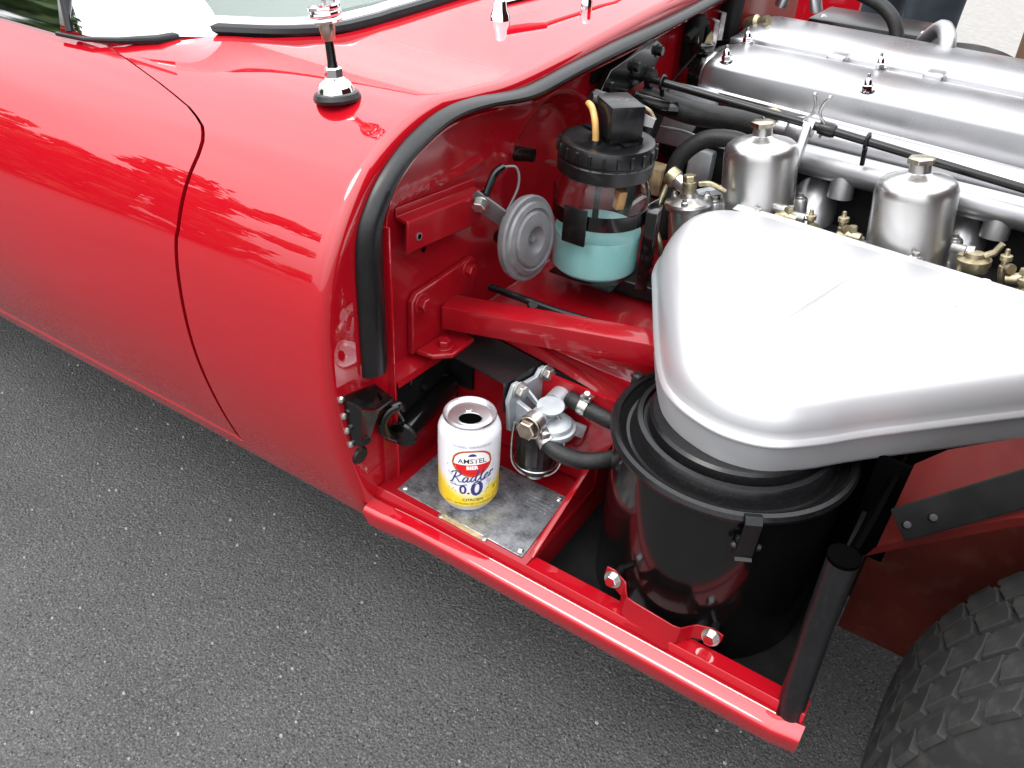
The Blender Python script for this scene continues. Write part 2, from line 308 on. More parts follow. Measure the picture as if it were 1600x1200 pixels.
WLOC = {}
def build(name, mb, mats, parent=None, label=None, bevel=0.0, angle=35, kind=None, cat=None, group=None, flat=False):
    mats = mats if isinstance(mats, (list, tuple)) else [mats]
    lo = [min(v[i] for v in mb.v) for i in range(3)]; hi = [max(v[i] for v in mb.v) for i in range(3)]
    c = V([(a + b) / 2 for a, b in zip(lo, hi)])
    if not parent and kind == 'structure': c = V((0, 0, 0))
    me = bpy.data.meshes.new(name); me.from_pydata([v - c for v in mb.v], [], mb.f)
    for m in mats: me.materials.append(M[m] if isinstance(m, str) else m)
    me.polygons.foreach_set('material_index', mb.m)
    bm = bmesh.new(); bm.from_mesh(me); bmesh.ops.remove_doubles(bm, verts=bm.verts, dist=2e-5); bmesh.ops.recalc_face_normals(bm, faces=bm.faces); bm.to_mesh(me); bm.free()
    if not flat:
        me.shade_smooth(); me.set_sharp_from_angle(angle=radians(angle))
    o = bpy.data.objects.new(name, me); COL.objects.link(o)
    o.location = c - (WLOC[parent.name] if parent else V((0, 0, 0))); WLOC[o.name] = c
    if parent: o.parent = parent
    if bevel:
        b = o.modifiers.new('bevel', 'BEVEL'); b.width = bevel; b.segments = 2; b.limit_method = 'ANGLE'; b.angle_limit = radians(50); b.harden_normals = False
    if label: o['label'] = label
    if kind: o['kind'] = kind
    if cat: o['category'] = cat
    if group: o['group'] = group
    return o
def thing(name, loc, label, cat, group=None):
    o = bpy.data.objects.new(name, None); COL.objects.link(o); o.location = loc; WLOC[o.name] = V(loc); o.empty_display_size = 0.05
    o['label'] = label; o['category'] = cat
    if group: o['group'] = group
    return o

# ------------------------------------------------------------------ ground
g = MB(); g.grid([[V((x, y, GZ)) for x in (-400, -5, 5, 400)] for y in (-400, -5, 2.2, 400)])
build('asphalt_ground', g, 'asphalt', kind='structure', flat=True)
g = MB(); g.box((0, 22, GZ + 0.004), (120, 39, 0.016)); build('bright_far_asphalt', g, 'bright_asphalt', kind='structure', flat=True)  # far asphalt, its overexposed brightness put into the colour

# ================================================================== THE CAR
CAR = thing('vintage_sports_car', (-0.3, 0.3, GZ), 'red vintage sports car with its engine bay open, standing on dark asphalt', 'car')
def part(name, mb, m, parent=None, **k): return build(name, mb, m, parent or CAR, **k)

# skin profile (y, z) from the sill up to the scuttle, and the flange edge inside it
SK = [(-.020, .238), (-.048, .243), (-.066, .272), (-.091, .35), (-.107, .44), (-.106, .53), (-.091, .587), (-.062, .634), (-.030, .664), (.015, .687), (.065, .698), (.13, .6945), (.20, .691), (.29, .696), (.43, .708), (.62, .720), (.95, .726)]
FL = [(-.030, .250), (-.032, .25), (-.033, .28), (-.028, .35), (-.022, .44), (-.021, .53), (-.020, .603), (-.006, .632), (.012, .648), (.036, .660), (.080, .672), (.144, .670), (.23, .660), (.326, .667), (.49, .674), (.70, .688), (.95, .696)]
SUB = 6
skin = [(p.x, p.y) for p in spline([V((a, b, 0)) for a, b in SK], SUB)]
flan = [(p.x, p.y) for p in spline([V((a, b, 0)) for a, b in FL], SUB)]
NS = len(skin)
def sk_n(i):
    a = skin[max(i - 1, 0)]; b = skin[min(i + 1, NS - 1)]; t = V((b[0] - a[0], b[1] - a[1], 0)).normalized(); return V((0, -t.y, t.x))   # outward (y, z)
def sm(t): t = max(0, min(1, t)); return t * t * (3 - 2 * t)
def skin_pt(x, i, off=0.0):
    y, z = skin[i]; n = sk_n(i); b = sm((-0.10 - x) / 0.9)
    side = max(0, min(1, (0.10 - y) / 0.15)); top = 1 - side
    lift = 0.018 * top * b
    k = 0.022 * b * (0.4 + 0.6 * sm((z - 0.25) / 0.25)) * side
    return V((x, y - k + n.y * off, z + n.z * off + lift))
def interp(tab, v):
    for (a, fa), (b, fb) in zip(tab, tab[1:]):
        if v <= b: return fa + (fb - fa) * max(0, (v - a)) / (b - a) if v > a else fa
    return tab[-1][1]
I_SILL = 13                                   # row where the door ends at the sill
GAPX = [(-.30, -.285), (-.075, -.283), (-.06, -.281), (-.05, -.284), (-.04, -.296), (-.030, -.325), (-.018, -.375), (0.0, -.46), (.012, -.52)]
BACKX = [(.012, -.52), (.047, -.425), (.10, -.362), (.18, -.335), (.30, -.322), (.46, -.302), (.95, -.29)]
I_TOP = next(i for i in range(NS) if skin[i][0] > 0.010 and i > 40)
def xb(i):
    y = skin[i][0]
    if i <= I_TOP: return interp(GAPX, y) if i > I_SILL + 20 else -.285
    return interp(BACKX, y)
XF = -0.10
body = MB(); NC = 26
cols = [(k / NC) for k in range(NC + 1)]
rows = []
for i in range(I_SILL, NS):
    e = xb(i) + (0.0025 if i <= I_TOP else 0)
    r = [skin_pt(XF + (e - XF) * t, i) for t in cols]
    r.append(skin_pt(e + 0.0004, i, -0.0025)); r.append(skin_pt(e + 0.001, i, -0.012)); rows.append(r)
body.grid(rows)
# long sill below the door
rows = [[skin_pt(XF + (-2.4 - XF) * (k / 40) ** 1.3, i) for k in range(41)] for i in range(0, I_SILL + 1)]
rows.append([skin_pt(XF + (-2.4 - XF) * (k / 40) ** 1.3, I_SILL, -0.012) + V((0, 0, 0.001)) for k in range(41)])
body.grid(rows)
# rolled front edge and the band the rubber seal sits on
rows = []
for i in range(NS):
    n = sk_n(i); y, z = skin[i]; r = 0.012; row = []
    for k in range(6):
        a = k / 5 * pi / 2; row.append(V((XF + r * sin(a), y - n.y * r * (1 - cos(a)), z - n.z * r * (1 - cos(a)))))
    fy, fz = flan[i]
    for t in (0.25, 0.6, 1.0):
        p0 = row[5]; row.append(V((XF + r - 0.001 * t, p0.y + (fy - p0.y) * t, p0.z + (fz - p0.z) * t)))
    row.append(V((XF + r + 0.003, fy, fz))); 
    d = V((0, fy - y, fz - z)).normalized(); row.append(V((XF + r + 0.003, fy + d.y * 0.002, fz + d.z * 0.002))); row.append(V((XF - 0.004, fy + d.y * 0.002, fz + d.z * 0.002)))
    rows.append(row)
body.grid(rows)
# inner backing so nothing shows through the shut lines
BODY = part('body_shell', body, 'paint', angle=50)
bk = MB(); rows = [[skin_pt(x, i, -0.022) for x in (-.12, -.2, -.3, -.45, -.6, -1.0, -2.2)] for i in range(4, I_TOP + 1)]
bk.grid(rows); part('inner_panel', bk, 'black_dull')

# door
door = MB(); rows = []
for i in range(I_SILL, I_TOP + 1):
    e = xb(i) - 0.0028; z0 = 0.0008 if i == I_SILL else 0
    r = [skin_pt(e - 0.001, i, -0.012), skin_pt(e - 0.0006, i, -0.003)] + [skin_pt(e + (-1.75 - e) * (k / 30) ** 1.2, i) for k in range(31)]
    rows.append(r)
# bottom and top returns
b0 = [p + V((0, 0.010, 0.004)) for p in rows[0]]; t0 = [p + V((0, 0.014, -0.004)) for p in rows[-1]]
b1 = [p + V((0, 0, 0.003)) for p in rows[0]]; rows[0] = b1
door.grid([b0] + rows + [t0]); DOOR = part('door', door, 'paint', angle=50)

# rubber bonnet seal
def seal_pt(i): 
    (sy, sz), (fy, fz) = skin[i], flan[i]; w = sqrt((sy - fy) ** 2 + (sz - fz) ** 2); d = V((0, sy - fy, sz - fz)) / w
    hw = max(0.0078, min(0.0165, w * 0.26)); c = V((0, fy, fz)) + d * (hw + 0.003 + 0.05 * w); return c, d, hw
seal = MB(); rows = []
i0 = next(i for i in range(NS) if skin[i][1] > 0.445)
for i in range(i0, NS):
    c, d, hw = seal_pt(i); row = []
    prof = [(-1.0, 0.0), (-1.0, .35), (-.86, .42), (-.80, .25), (-.72, .35), (-.55, .75), (-.2, 1.0), (.2, 1.0), (.6, .8), (.88, .45), (1.0, .1), (1.0, 0)]
    for a, h in prof: row.append(V((-0.0875 + 0.013 * h, c.y + d.y * hw * a, c.z + d.z * hw * a)))
    rows.append(row)
seal.grid(rows); part('bonnet_seal', seal, 'rubber', angle=30)

# ---- windscreen, chrome base, pillar, window frame
def screen_base(y): return V((interp(BACKX, y), y, 0.0))
def base_z(x, y):
    j = min(range(40, NS), key=lambda q: abs(skin[q][0] - y)); return skin_pt(x, j).z
ys = [0.028 + 0.93 * (k / 40) for k in range(41)]
base = [V((interp(BACKX, y) - 0.004, y, base_z(interp(BACKX, y), y))) for y in ys]
base = [V((sum(base[max(0, min(40, i + q))].x for q in (-2, -1, 0, 1, 2)) / 5, base[i].y, base[i].z)) for i in range(41)]
base = [p for p in base if p.y > .050]
rb = MB(); rb.tube([V((-.565, -.012, .690)), V((-.52, -.008, .691)), V((-.478, .006, .6945)), V((-.44, .027, .698)), base[0] + V((.002, -.003, 0))] + [p + V((-0.004, 0, 0.003)) for p in base], [.0024, .0026, .0035, .0055, .007] + [.0085] * len(base), 10); part('screen_rubber', rb, 'rubber')
ch = MB(); rows = []
for p in base[:]:
    rows.append([p + V((-0.008, 0.002, 0.004)), p + V((-0.009, 0.003, 0.0105)), p + V((-0.012, 0.004, 0.0145)), p + V((-0.018, 0.005, 0.016))])
ch.grid(rows); part('screen_trim', ch, 'chrome', angle=60)
gl = MB(); rows = []
for t in (0, .25, .5, .75, 1):
    rows.append([p + V((-0.016 - 0.42 * t, 0.005 + (0.05 * t if p.y < .5 else 0.05 * t - (p.y - .5) * .05)  , 0.0145 + 0.36 * t)) for p in base])
gl.grid(rows); gl.grid([[q + V((0.004, 0, -0.004)) for q in r] for r in rows]); part('windscreen', gl, 'screen', angle=60)
# chrome pillar foot that wraps round the corner of the screen
pf = MB(); rows = []
foot = [(-.540, -.006), (-.515, -.004), (-.48, .012), (-.445, .030), (-.415, .048), (-.402, .062), (-.398, .075)]
for k, (x, y) in enumerate(foot):
    z = 0.7075 - 0.008 * max(0, (y < .02)); h = [1, 1, .95, .8, .52, .25, .08][k]
    rows.append([V((x, y, z - .006)), V((x - .004, y + .002, z + .008 * h)), V((x - .03 * h, y + .012 * h + .004, z + .035 * h)), V((x - .075 * h, y + .03 * h, z + .085 * h)), V((x - .16 * h, y + .055 * h + .004, z + .17 * h))])
pf.grid(rows); PF = part('pillar_foot', pf, 'chrome', angle=70); PF.modifiers.new('sub', 'SUBSURF').levels = 2; PF.modifiers['sub'].render_levels = 2
# side window: chrome waist frame and quarter glass on the door top
ps = MB(); ps.tube([(-.548, -.006, .694), (-.560, .003, .73), (-.610, .035, .87)], .0045, 10); part('pillar_seal', ps, 'rubber')
wf = MB(); rows = []
for k in range(12):
    x = -.558 - k * 0.11; q = -.010 * sm(k / 5); rows.append([V((x, -.012 + q, .690)), V((x, -.010 + q, .700)), V((x - .004, -.004 + q, .722)), V((x - .008, .001 + q, .742)), V((x - .012, .006 + q, .762)), V((x - .014, .01 + q, .80))])
wf.grid([[r[j] for r in rows] for j in range(5)]); part('window_trim', wf, 'chrome', DOOR, angle=60)
wg = MB(); wg.grid([[r[4] for r in rows], [r[4] + V((-.16, .06, .34)) for r in rows]]); part('side_window', wg, 'screen', DOOR)
# roof over the cabin, unseen and added for dark scuttle reflections, its edge on the top rail of the screen
tr_ = MB(); rows = []
for k in range(15):
    t = k / 14; rows.append([V((p.x - .436 - 1.35 * t, p.y + .055 + .02 * t * (1 if p.y < .5 else -1), p.z + .380 + .05 * sin(pi * min(1, t * 1.1)) - .05 * (max(0, (.22 - p.y)) / .17) ** 2 - .12 * t * t)) for p in base])
tr_.grid(rows); RF = part('added_roof', tr_, 'paint'); so_ = RF.modifiers.new('solid', 'SOLIDIFY'); so_.thickness = .02
tt = MB(); tt.tube([r + V((.004, 0, -.004)) for r in rows[0]], .009, 10); tt.tube([rows[k][0] + V((0, -.002, -.008)) for k in range(15)], .008, 10); part('added_roof_trim', tt, 'chrome', RF)
# cabin behind the glass
cb = MB(); cb.box((-.62, .52, .66), (.34, 1.05, .06), ch=.02); part('dashboard_top', cb, 'dash', bevel=0)
st = MB()
for yy in (.25, .78): st.box((-1.35, yy, .62), (.16, .40, .46), ((.97, 0, -.24), (0, 1, 0), (.24, 0, .97)), ch=.05)
part('seat_back', st, 'cream')
sw = MB(); sw.tube([V((-.86 + .06 * sin(a), .25 + .19 * cos(a), .66 + .18 * sin(a))) for a in [2 * pi * k / 40 for k in range(40)]], .011, 8, closed=True)
for a in (.5, 2.6, 4.7): sw.box(V((-.86 + .03 * sin(a), .25 + .095 * cos(a), .66 + .09 * sin(a))), (.19, .02, .006), (V((.06 * sin(a), .19 * cos(a), .18 * sin(a))).normalized(), V((.06 * cos(a), -.19 * sin(a), .18 * cos(a))).normalized(), V((.95, 0, -.31))))
part('steering_wheel', sw, 'wood')

# ---- aerial on the wing top
ab = V((-.176, .022, .6905)); tilt = V((-.10, 0.0, 1)).normalized()
ae = MB(); ae.lathe([(0, 0), (.0215, 0), (.0225, .003), (.0205, .007), (.018, .008), (0, .008)], ab - tilt * .001, tilt, 40); AE = part('aerial', ae, 'rubber')
a2 = MB(); a2.lathe([(.0175, .006), (.0168, .010), (.0142, .015), (.0098, .0185), (.0082, .020), (0, .020)], ab, tilt, 36); part('dome', a2, 'chrome', AE)
a2 = MB(); a2.hexa(ab + tilt * .020, tilt, .0084, .0085); part('nut', a2, 'chrome', AE)
a2 = MB(); a2.tube([ab + tilt * .028, ab + tilt * .034, ab + tilt * .058], [.005, .0043, .0040], 14); part('rod', a2, 'black_gloss', AE)
a2 = MB(); a2.lathe([(.0040, .051), (.0058, .053), (.0072, .062), (.0072, .066), (0, .066)], ab, tilt, 24); part('ferrule', a2, 'brass', AE)
u, w, d = frame(tilt); coil = []
for k in range(150):
    t = k / 149; a = t * 2 * pi * 4.6; h = .0685 + (min(t, .5) * .024 + max(0, t - .5) * .10); coil.append(ab + tilt * h + (u * cos(a) + w * sin(a)) * .0125)
a2 = MB(); a2.tube(coil, .0026, 8); part('spring_coil', a2, 'chrome', AE)
a2 = MB(); a2.tube([ab + tilt * .066, ab + tilt * .14, ab + tilt * .85], [.0022, .0022, .0012], 8); part('mast', a2, 'steel', AE)

# ---- wiper spindle and washer jet
wb = V((-.222, .36, .697))
wp = MB(); wp.lathe([(0, 0), (.017, 0), (.017, .003), (0, .003)], wb, (0, -.05, 1), 28); WP = part('wiper', wp, 'rubber')
w2 = MB(); w2.lathe([(.0135, .002), (.012, .012), (.009, .018), (.008, .026), (.006, .029), (0, .029)], wb, (0, -.05, 1), 28); part('spindle', w2, 'chrome', WP)
w2 = MB(); w2.box(wb + V((.012, .03, .026)), (.014, .07, .009), (V((.9, -.4, 0)), V((.4, .9, .12)).normalized(), V((0, -.12, 1)).normalized()), ch=.003)
w2.tube([wb + V((.026, .06, .03)), wb + V((.0, .30, .075)), wb + V((-.03, .55, .08))], [.004, .0035, .003], 8); part('arm', w2, 'chrome', WP)
wj = MB(); wj.lathe([(0, 0), (.0075, 0), (.0075, .012), (.006, .016), (0, .016)], V((-.155, .455, .7095)), (0, 0, 1), 20); part('washer_jet', wj, 'chrome')

# ---- firewall with pressed dishes
fw = MB(); ny, nz_ = 120, 52; rows = []
def fx(y, z):
    x = -.099
    for cy, cz, R, dp in ((.30, .545, .105, .022), (.93, .5, .13, .02)):
        q = sqrt((y - cy) ** 2 + (z - cz) ** 2); x -= dp * sm((R - q) / .018)
    q = abs(z - (.592 + .02 * (y < 0.0)))
    if .005 < y < .16: x += .0035 * sm((.004 - abs(z - .612)) / .003)          # pressed swage above the rail
    x += .004 * sm((.006 - abs(y - .62)) / .005)
    return x
for j in range(nz_ + 1):
    r = []
    for k in range(ny + 1):
        y = -.019 + 1.22 * k / ny
        top = interp([(f[0], f[1]) for f in flan[36:]], y) + .004
        z = .432 + (top - .432) * j / nz_; r.append(V((fx(y, z), y, z)))
    rows.append(r)
fw.grid(rows)
# lower fold turned forward
fw.grid([[V((-.099, -.019 + .24 * k / 20, .434 - .01 * k / 20)) for k in range(21)], [V((-.080, -.019 + .24 * k / 20, .428 - .01 * k / 20)) for k in range(21)], [V((-.078, -.019 + .24 * k / 20, .421 - .01 * k / 20)) for k in range(21)]])
FIREWALL = part('firewall', fw, 'paint_in', angle=45)
# dark opening high on the firewall
hl = MB(); hl.box((-.098, .445, .668), (.006, .135, .048), ch=.004); part('firewall_opening', hl, 'black_dull')
# thin lip down the inside of the shut face
lp = MB(); lp.box((-.0865, -.0205, .435), (.012, .003, .335), ch=.001); part('shut_face_lip', lp, 'paint')
# top-hat rail that carries the horn
rl = MB(); yd = V((0, .995, -.075)).normalized(); zd = V((0, .075, .995)).normalized()
c0 = V((-.0985, .070, .577))
for (lo, hi, x0, x1) in ((-.018, .018, .0, .017),): 
    sec = [(0, .026), (.0022, .0255), (.0025, .0175), (.0155, .0165), (.017, .0145), (.017, -.0155), (.0155, -.0175), (.0135, -.0175), (.0135, .0125), (0, .0145)]
    A = [c0 - yd * .064 + V((1, 0, 0)) * a + zd * b for a, b in sec]; B = [p + yd * .128 for p in A]; n = len(sec)
    rl.add(A + B, [list(range(n))[::-1], list(range(n, 2 * n))] + [[i, (i + 1) % n, n + (i + 1) % n, n + i] for i in range(n)])
RAIL = part('horn_rail', rl, 'paint_in', bevel=.0008)
h = MB(); h.lathe([(.0042, 0), (.0042, .0006), (.0028, .0006)], c0 - yd * .047 + V((.0172, 0, -.003)), (1, 0, 0), 18); h.lathe([(0, 0), (.0030, 0)], c0 - yd * .047 + V((.0175, 0, -.003)), (1, 0, 0), 18, 1); part('rail_hole', h, ['steel', 'hole_shade'], RAIL)
h = MB(); h.lathe([(0, 0), (.0036, 0)], V((-.0984, .051, .548)), (1, 0, 0), 16); part('firewall_hole', h, 'hole_shade')

# ---- frame bracket + square tube of the front sub-frame
fb = MB(); fb.prism([(.020, .437), (.056, .433), (.125, .428), (.133, .506), (.128, .511), (.030, .507), (.022, .500)], (-.0985, 0, 0), (0, 1, 0), (0, 0, 1), .008)
fb.add([V((-.0905, .024, .436)), V((-.0905, .095, .432)), V((-.058, .088, .431)), V((-.056, .045, .433)), V((-.07, .028, .435)), V((-.0905, .024, .442)), V((-.0905, .095, .438)), V((-.058, .088, .437)), V((-.056, .045, .439)), V((-.07, .028, .441))],
       [[0, 1, 2, 3, 4], [9, 8, 7, 6, 5], [0, 5, 6, 1], [1, 6, 7, 2], [2, 7, 8, 3], [3, 8, 9, 4], [4, 9, 5, 0]])
FB = part('frame_bracket', fb, 'paint_in', bevel=.0018)
for p, dd, r in (((-.0905, .036, .494), (1, 0, 0), .0075), ((-.0905, .118, .500), (1, 0, 0), .0075), ((-.073, .052, .4395), (0, 0, 1), .0075)):
    b = MB(); b.hexa(p, dd, r, .007, washer=r * 1.5); part('bolt', b, 'paint_in', FB, bevel=.0005)
sub = MB()
def beam(mb, p, q, w, h, up=(0, 0, 1), ch=.003):
    p, q = V(p), V(q); X = (q - p).normalized(); Y = V(up).cross(X).normalized(); Z = X.cross(Y); mb.box((p + q) / 2, ((q - p).length, w, h), (X, Y, Z), ch=ch)
beam(sub, (-.092, .080, .4635), (.34, .222, .4655), .032, .028, ch=.0014)
SUBF = part('upper_frame_tube', sub, 'paint_in')
tb = MB(); beam(tb, (-.10, .152, .418), (.32, .160, .392), .030, .028, ch=.002); part('lower_frame_tube', tb, 'paint_in')
# sloping inner side panel beyond the tubes
sp = MB(); sp.grid([[V((-.11, y, .433 - .01 * (y - .1))), V((-.03, y, .424)), V((.03, y, .416)), V((.09, y, .405)), V((.20, y, .36)), V((.20, y, .24))] for y in (.12, .2, .3, .42, .60)])
part('side_panel', sp, 'paint_in')
ih = MB(); ih.box((.105, .385, .412), (.30, .085, .006), (V((.93, .30, -.12)).normalized(), V((-.3, .95, 0)).normalized(), V((.114, .036, .99)).normalized()), ch=.002)
ih.box((.105, .340, .418), (.30, .006, .02), (V((.93, .30, -.12)).normalized(), V((-.3, .95, 0)).normalized(), V((.114, .036, .99)).normalized()), ch=.002); part('heat_shield', ih, 'black_satin')
ih = MB(); beam(ih, (-.005, .395, .424), (.16, .345, .420), .014, .010); part('red_stay', ih, 'paint_in')
pp = MB(); pp.tube([(-.101, .175, .450), (-.06, .18, .447), (-.02, .20, .434), (.04, .22, .425), (.10, .20, .428), (.16, .215, .42)], .0045, 10, smooth=6); part('brake_pipe', pp, 'black_satin')
for p in ((-.045, .185, .432), (.005, .175, .432), (.045, .185, .430)):
    b = MB(); b.tube([V(p), V(p) + V((.004, -.004, .012))], [.007, .0055], 10); part('rubber_grommet', b, 'rubber')

# ---- niche below the firewall (holds the can): floor, walls, opening
nf = MB(); nf.box((.010, .0235, .294), (.195, .145, .012), ch=.001)
nf.box((-.087, .026, .332), (.006, .130, .066), ch=.001)              # left wall, lower part
nf.prism([(-.084, .302), (.107, .302), (.110, .345), (.128, .385), (.128, .425), (-.084, .425)], (0, .093, 0), (1, 0, 0), (0, 0, 1), -.004)
NICHE = part('niche_panel', nf, 'paint_in')
gp = MB(); gp.prism([(-.047, .25), (-.047, .297), (-.02, .306), (.08, .343), (.121, .366), (.14, .25)], (.1035, 0, 0), (0, 1, 0), (0, 0, 1), .003)
gp.box((.1052, .034, .326), (.0065, .150, .003), ((1, 0, 0), V((0, .92, .36)).normalized(), V((0, -.36, .92)).normalized()), ch=.001)
part('divider_panel', gp, 'paint_in', bevel=.0006)
op = MB(); op.box((-.105, .04, .395), (.03, .125, .064)); op.box((-.085, .089, .395), (.05, .004, .06))
part('niche_opening', op, 'black_dull')
for p in ((-.0895, .012, .408), (-.0895, .036, .388), (-.0895, .075, .380)):
    b = MB(); b.hexa(p, (1, 0, 0), .0055, .004, washer=.0085); part('bolt', b, 'black_satin', NICHE)
w_ = MB(); w_.tube([(-.084, -.018, .39), (-.072, -.008, .356)], .0018, 6); part('stay_wire', w_, 'steel', NICHE)

# hinge hook, latch bracket and rubber plug on the shut face
hk = MB(); hk.tube([(-.074, -.016, .364), (-.078, .020, .366), (-.082, .075, .372)], .0125, 20); HK = part('bonnet_pin', hk, 'black_gloss')
h2 = MB(); h2.lathe([(0, -.003), (.0155, -.003), (.017, 0), (.0155, .003), (0, .003)], V((-.0735, -.021, .3635)), (.25, -1, -.1), 28); part('pin_end', h2, 'black_gloss', HK)
h2 = MB(); h2.tube(spline([V(p) for p in ((-.078, -.030, .362), (-.078, -.042, .376), (-.079, -.046, .392), (-.076, -.040, .405), (-.070, -.030, .409), (-.068, -.024, .402))], 5), [.006, .0068, .0068, .0065, .006, .004], 12); part('hook', h2, 'black_gloss', HK)
lb = MB(); lb.add([V(p) for p in ((-.0875, -.092, .449), (-.0875, -.044, .437), (-.062, -.046, .432), (-.060, -.070, .434), (-.066, -.088, .444), (-.0875, -.091, .446), (-.0875, -.044, .434), (-.062, -.046, .429), (-.060, -.070, .431), (-.066, -.088, .441))], [[0, 1, 2, 3, 4], [9, 8, 7, 6, 5], [0, 5, 6, 1], [1, 6, 7, 2], [2, 7, 8, 3], [3, 8, 9, 4], [4, 9, 5, 0]])
lb.add([V(p) for p in ((-.0872, -.091, .446), (-.066, -.088, .440), (-.076, -.082, .385), (-.0872, -.085, .384), (-.0872, -.070, .384), (-.076, -.070, .385), (-.060, -.070, .43))], [[0, 1, 2, 3], [1, 6, 5, 2], [2, 5, 4, 3]])
LB = part('latch_bracket', lb, 'black_gloss')
h2 = MB(); h2.lathe([(0, .0), (.0075, 0)], V((-.072, -.062, .4378)), (.1, .1, 1), 20); part('slot', h2, 'hole_shade', LB)
h2 = MB(); h2.hexa((-.079, -.075, .390), (.8, -.5, .2), .0055, .006, washer=.008); part('bolt', h2, 'black_satin', LB)
for p in ((-.0865, -.0945, .4465), (-.0865, -.0925, .425), (-.0865, -.090, .405), (-.0865, -.0865, .385)):
    b = MB(); b.lathe([(0, .0025), (.0025, .0015), (.0038, -.0015)], p, (.6, -.8, 0), 10); part('weld_spot', b, 'steel', LB)
pl = MB(); pl.lathe([(0, .0025), (.0085, .002), (.0105, 0), (.0105, -.003)], V((-.0872, -.0735, .362)), (1, -.05, 0), 28); part('rubber_plug', pl, 'rubber')

# tin plate and card on the niche floor
pt = MB(); pt.prism([(-.067, -.0405), (.0995, -.0435), (.0915, .060), (-.0685, .060)], (0, 0, .3003), (1, 0, 0), (0, 1, 0), .0014)
PT = part('floor_plate', pt, 'plate', bevel=.0005)
for x, y in ((-.061, -.034), (.0925, -.0365), (.086, .052)):
    b = MB(); b.lathe([(0, .0022), (.0025, .0018), (.0038, .0004), (.004, 0)], (x, y, .3017), (0, 0, 1), 16); b.box((x, y, .3039), (.006, .0008, .0006)); part('screw', b, 'steel', PT)
tx = MB()
for rr in range(4):
    for k in range(12):
        if random.random() < .8: tx.box((.052 + k * .0030, .040 - rr * .0052, .3018), (.002, .003 * random.uniform(.5, 1), .0006))
for rr in range(9):
    for k in range(14): 
        if random.random() < .85: tx.box((-.055 + k * .0020, .030 - rr * .0050, .3018), (.0015, .0020 * random.uniform(.5, 1), .0003))
part('stamped_marks', tx, 'plate', PT, kind='stuff')
tn = MB(); tn.prism([(-.002, -.0475), (.052, -.0480), (.051, -.0405), (-.001, -.040)], (0, 0, .3003), (1, 0, 0), (0, 1, 0), .0008)
TN = part('card_strip', tn, 'tan')
for x in (-.003, .053):
    b = MB(); b.lathe([(0, .002), (.003, .0015), (.0038, 0)], (x, -.0445, .3008), (0, 0, 1), 14); part('rivet', b, 'steel', TN)

# ---- sill rail in front of the niche
sr = MB(); sec = [(-.030, .296), (-.0475, .2985), (-.0490, .3005), (-.0500, .2990), (-.0508, .2855), (-.0528, .2840), (-.0538, .2845), (-.0546, .2884), (-.0556, .2890), (-.0600, .2878), (-.0650, .2860), (-.0676, .2846), (-.0692, .2820), (-.0690, .2785), (-.0605, .2550), (-.0575, .2500), (-.044, .2405), (-.02, .237)]
rows = []
for k in range(25):
    x = -.0895 + (.394 + .0895) * k / 24; e = sm((x - .37) / .025); rows.append([V((x + (.004 * e if j > 4 else 0), y + (.004 * e if j > 6 else 0) - .012 * sm((-.02 - x) / .06) * sm((.300 - z) / .03) * .5, z)) for j, (y, z) in enumerate(sec)])
sr.grid(rows); sr.add(rows[-1], [list(range(len(sec)))]); SR = part('sill_rail', sr, 'paint', angle=40)
hn = MB(); hn.add([V(p) for p in ((-.0865, -.052, .2875), (-.0845, -.060, .291), (-.06, -.060, .2895), (-.05, -.056, .2885))], [[0, 1, 2, 3]])
# well floor + black liner
wl = MB(); wl.box((.24, .115, .252), (.268, .28, .006)); wl.box((.24, .262, .33), (.268, .006, .16)); wl.box((.3735, .10, .33), (.004, .26, .15)); part('well_floor', wl, 'black_dull')
bp = MB(); bp.grid([[V((x, y, z)) for x in (-.45, -.1, .36)] for y, z in ((.16, .24), (.3, .16), (.95, .14), (1.2, .3))]); bp.grid([[V((-.13, y, z)) for y in (.06, .6, 1.3)] for z in (.23, .45)]); bp.grid([[V((x, y, .165)) for x in (-2.4, -1.2, -.42)] for y in (.06, .7, 1.4)]); part('belly_pan', bp, 'black_dull')  # underfloor sheet behind is unseen, added to darken the ground below
fs_ = MB(); fs_.box((-1.2, 1.52, .42), (2.3, .02, .55), ch=.004); part('unseen_side_panel', fs_, 'paint')  # unseen far flank, added to block light under the car
# front post with rubber sleeve
fp = MB(); fp.tube([(.3757, -.0368, .474), (.3762, -.0374, .44), (.3775, -.039, .385), (.3800, -.042, .32), (.3835, -.046, .262)], .0118, 24, caps=False); FP = part('post_sleeve', fp, 'rubber')
f2 = MB(); f2.ribbon([(.3665, -.028, .455), (.3685, -.032, .37), (.374, -.036, .268)], .002, .010, wdir=(0, 1, 0)); part('sleeve_edge', f2, 'rubber', FP)
f2 = MB(); f2.lathe([(.0126, .4715), (.0126, .4752), (.0105, .4768), (.006, .4772), (0, .4772)], (.3757, -.0368, 0), (0, 0, 1), 20); part('post_top_shade', f2, 'hole_shade', FP)  # black cap in place of the dark over the post top
f2 = MB(); f2.box((.385, .112, .412), (.036, .005, .115), ch=.001); part('post_shade_panel', f2, 'hole_shade')  # black sheet painted in for the shadow between canister and arch
f2 = MB(); f2.ribbon([(.3765, -.020, .462), (.379, .03, .455), (.382, .11, .448)], .012, .004, wdir=(.25, 0, .97)); part('post_shade_strip', f2, 'hole_shade')  # black strip continuing that painted shadow up from the post

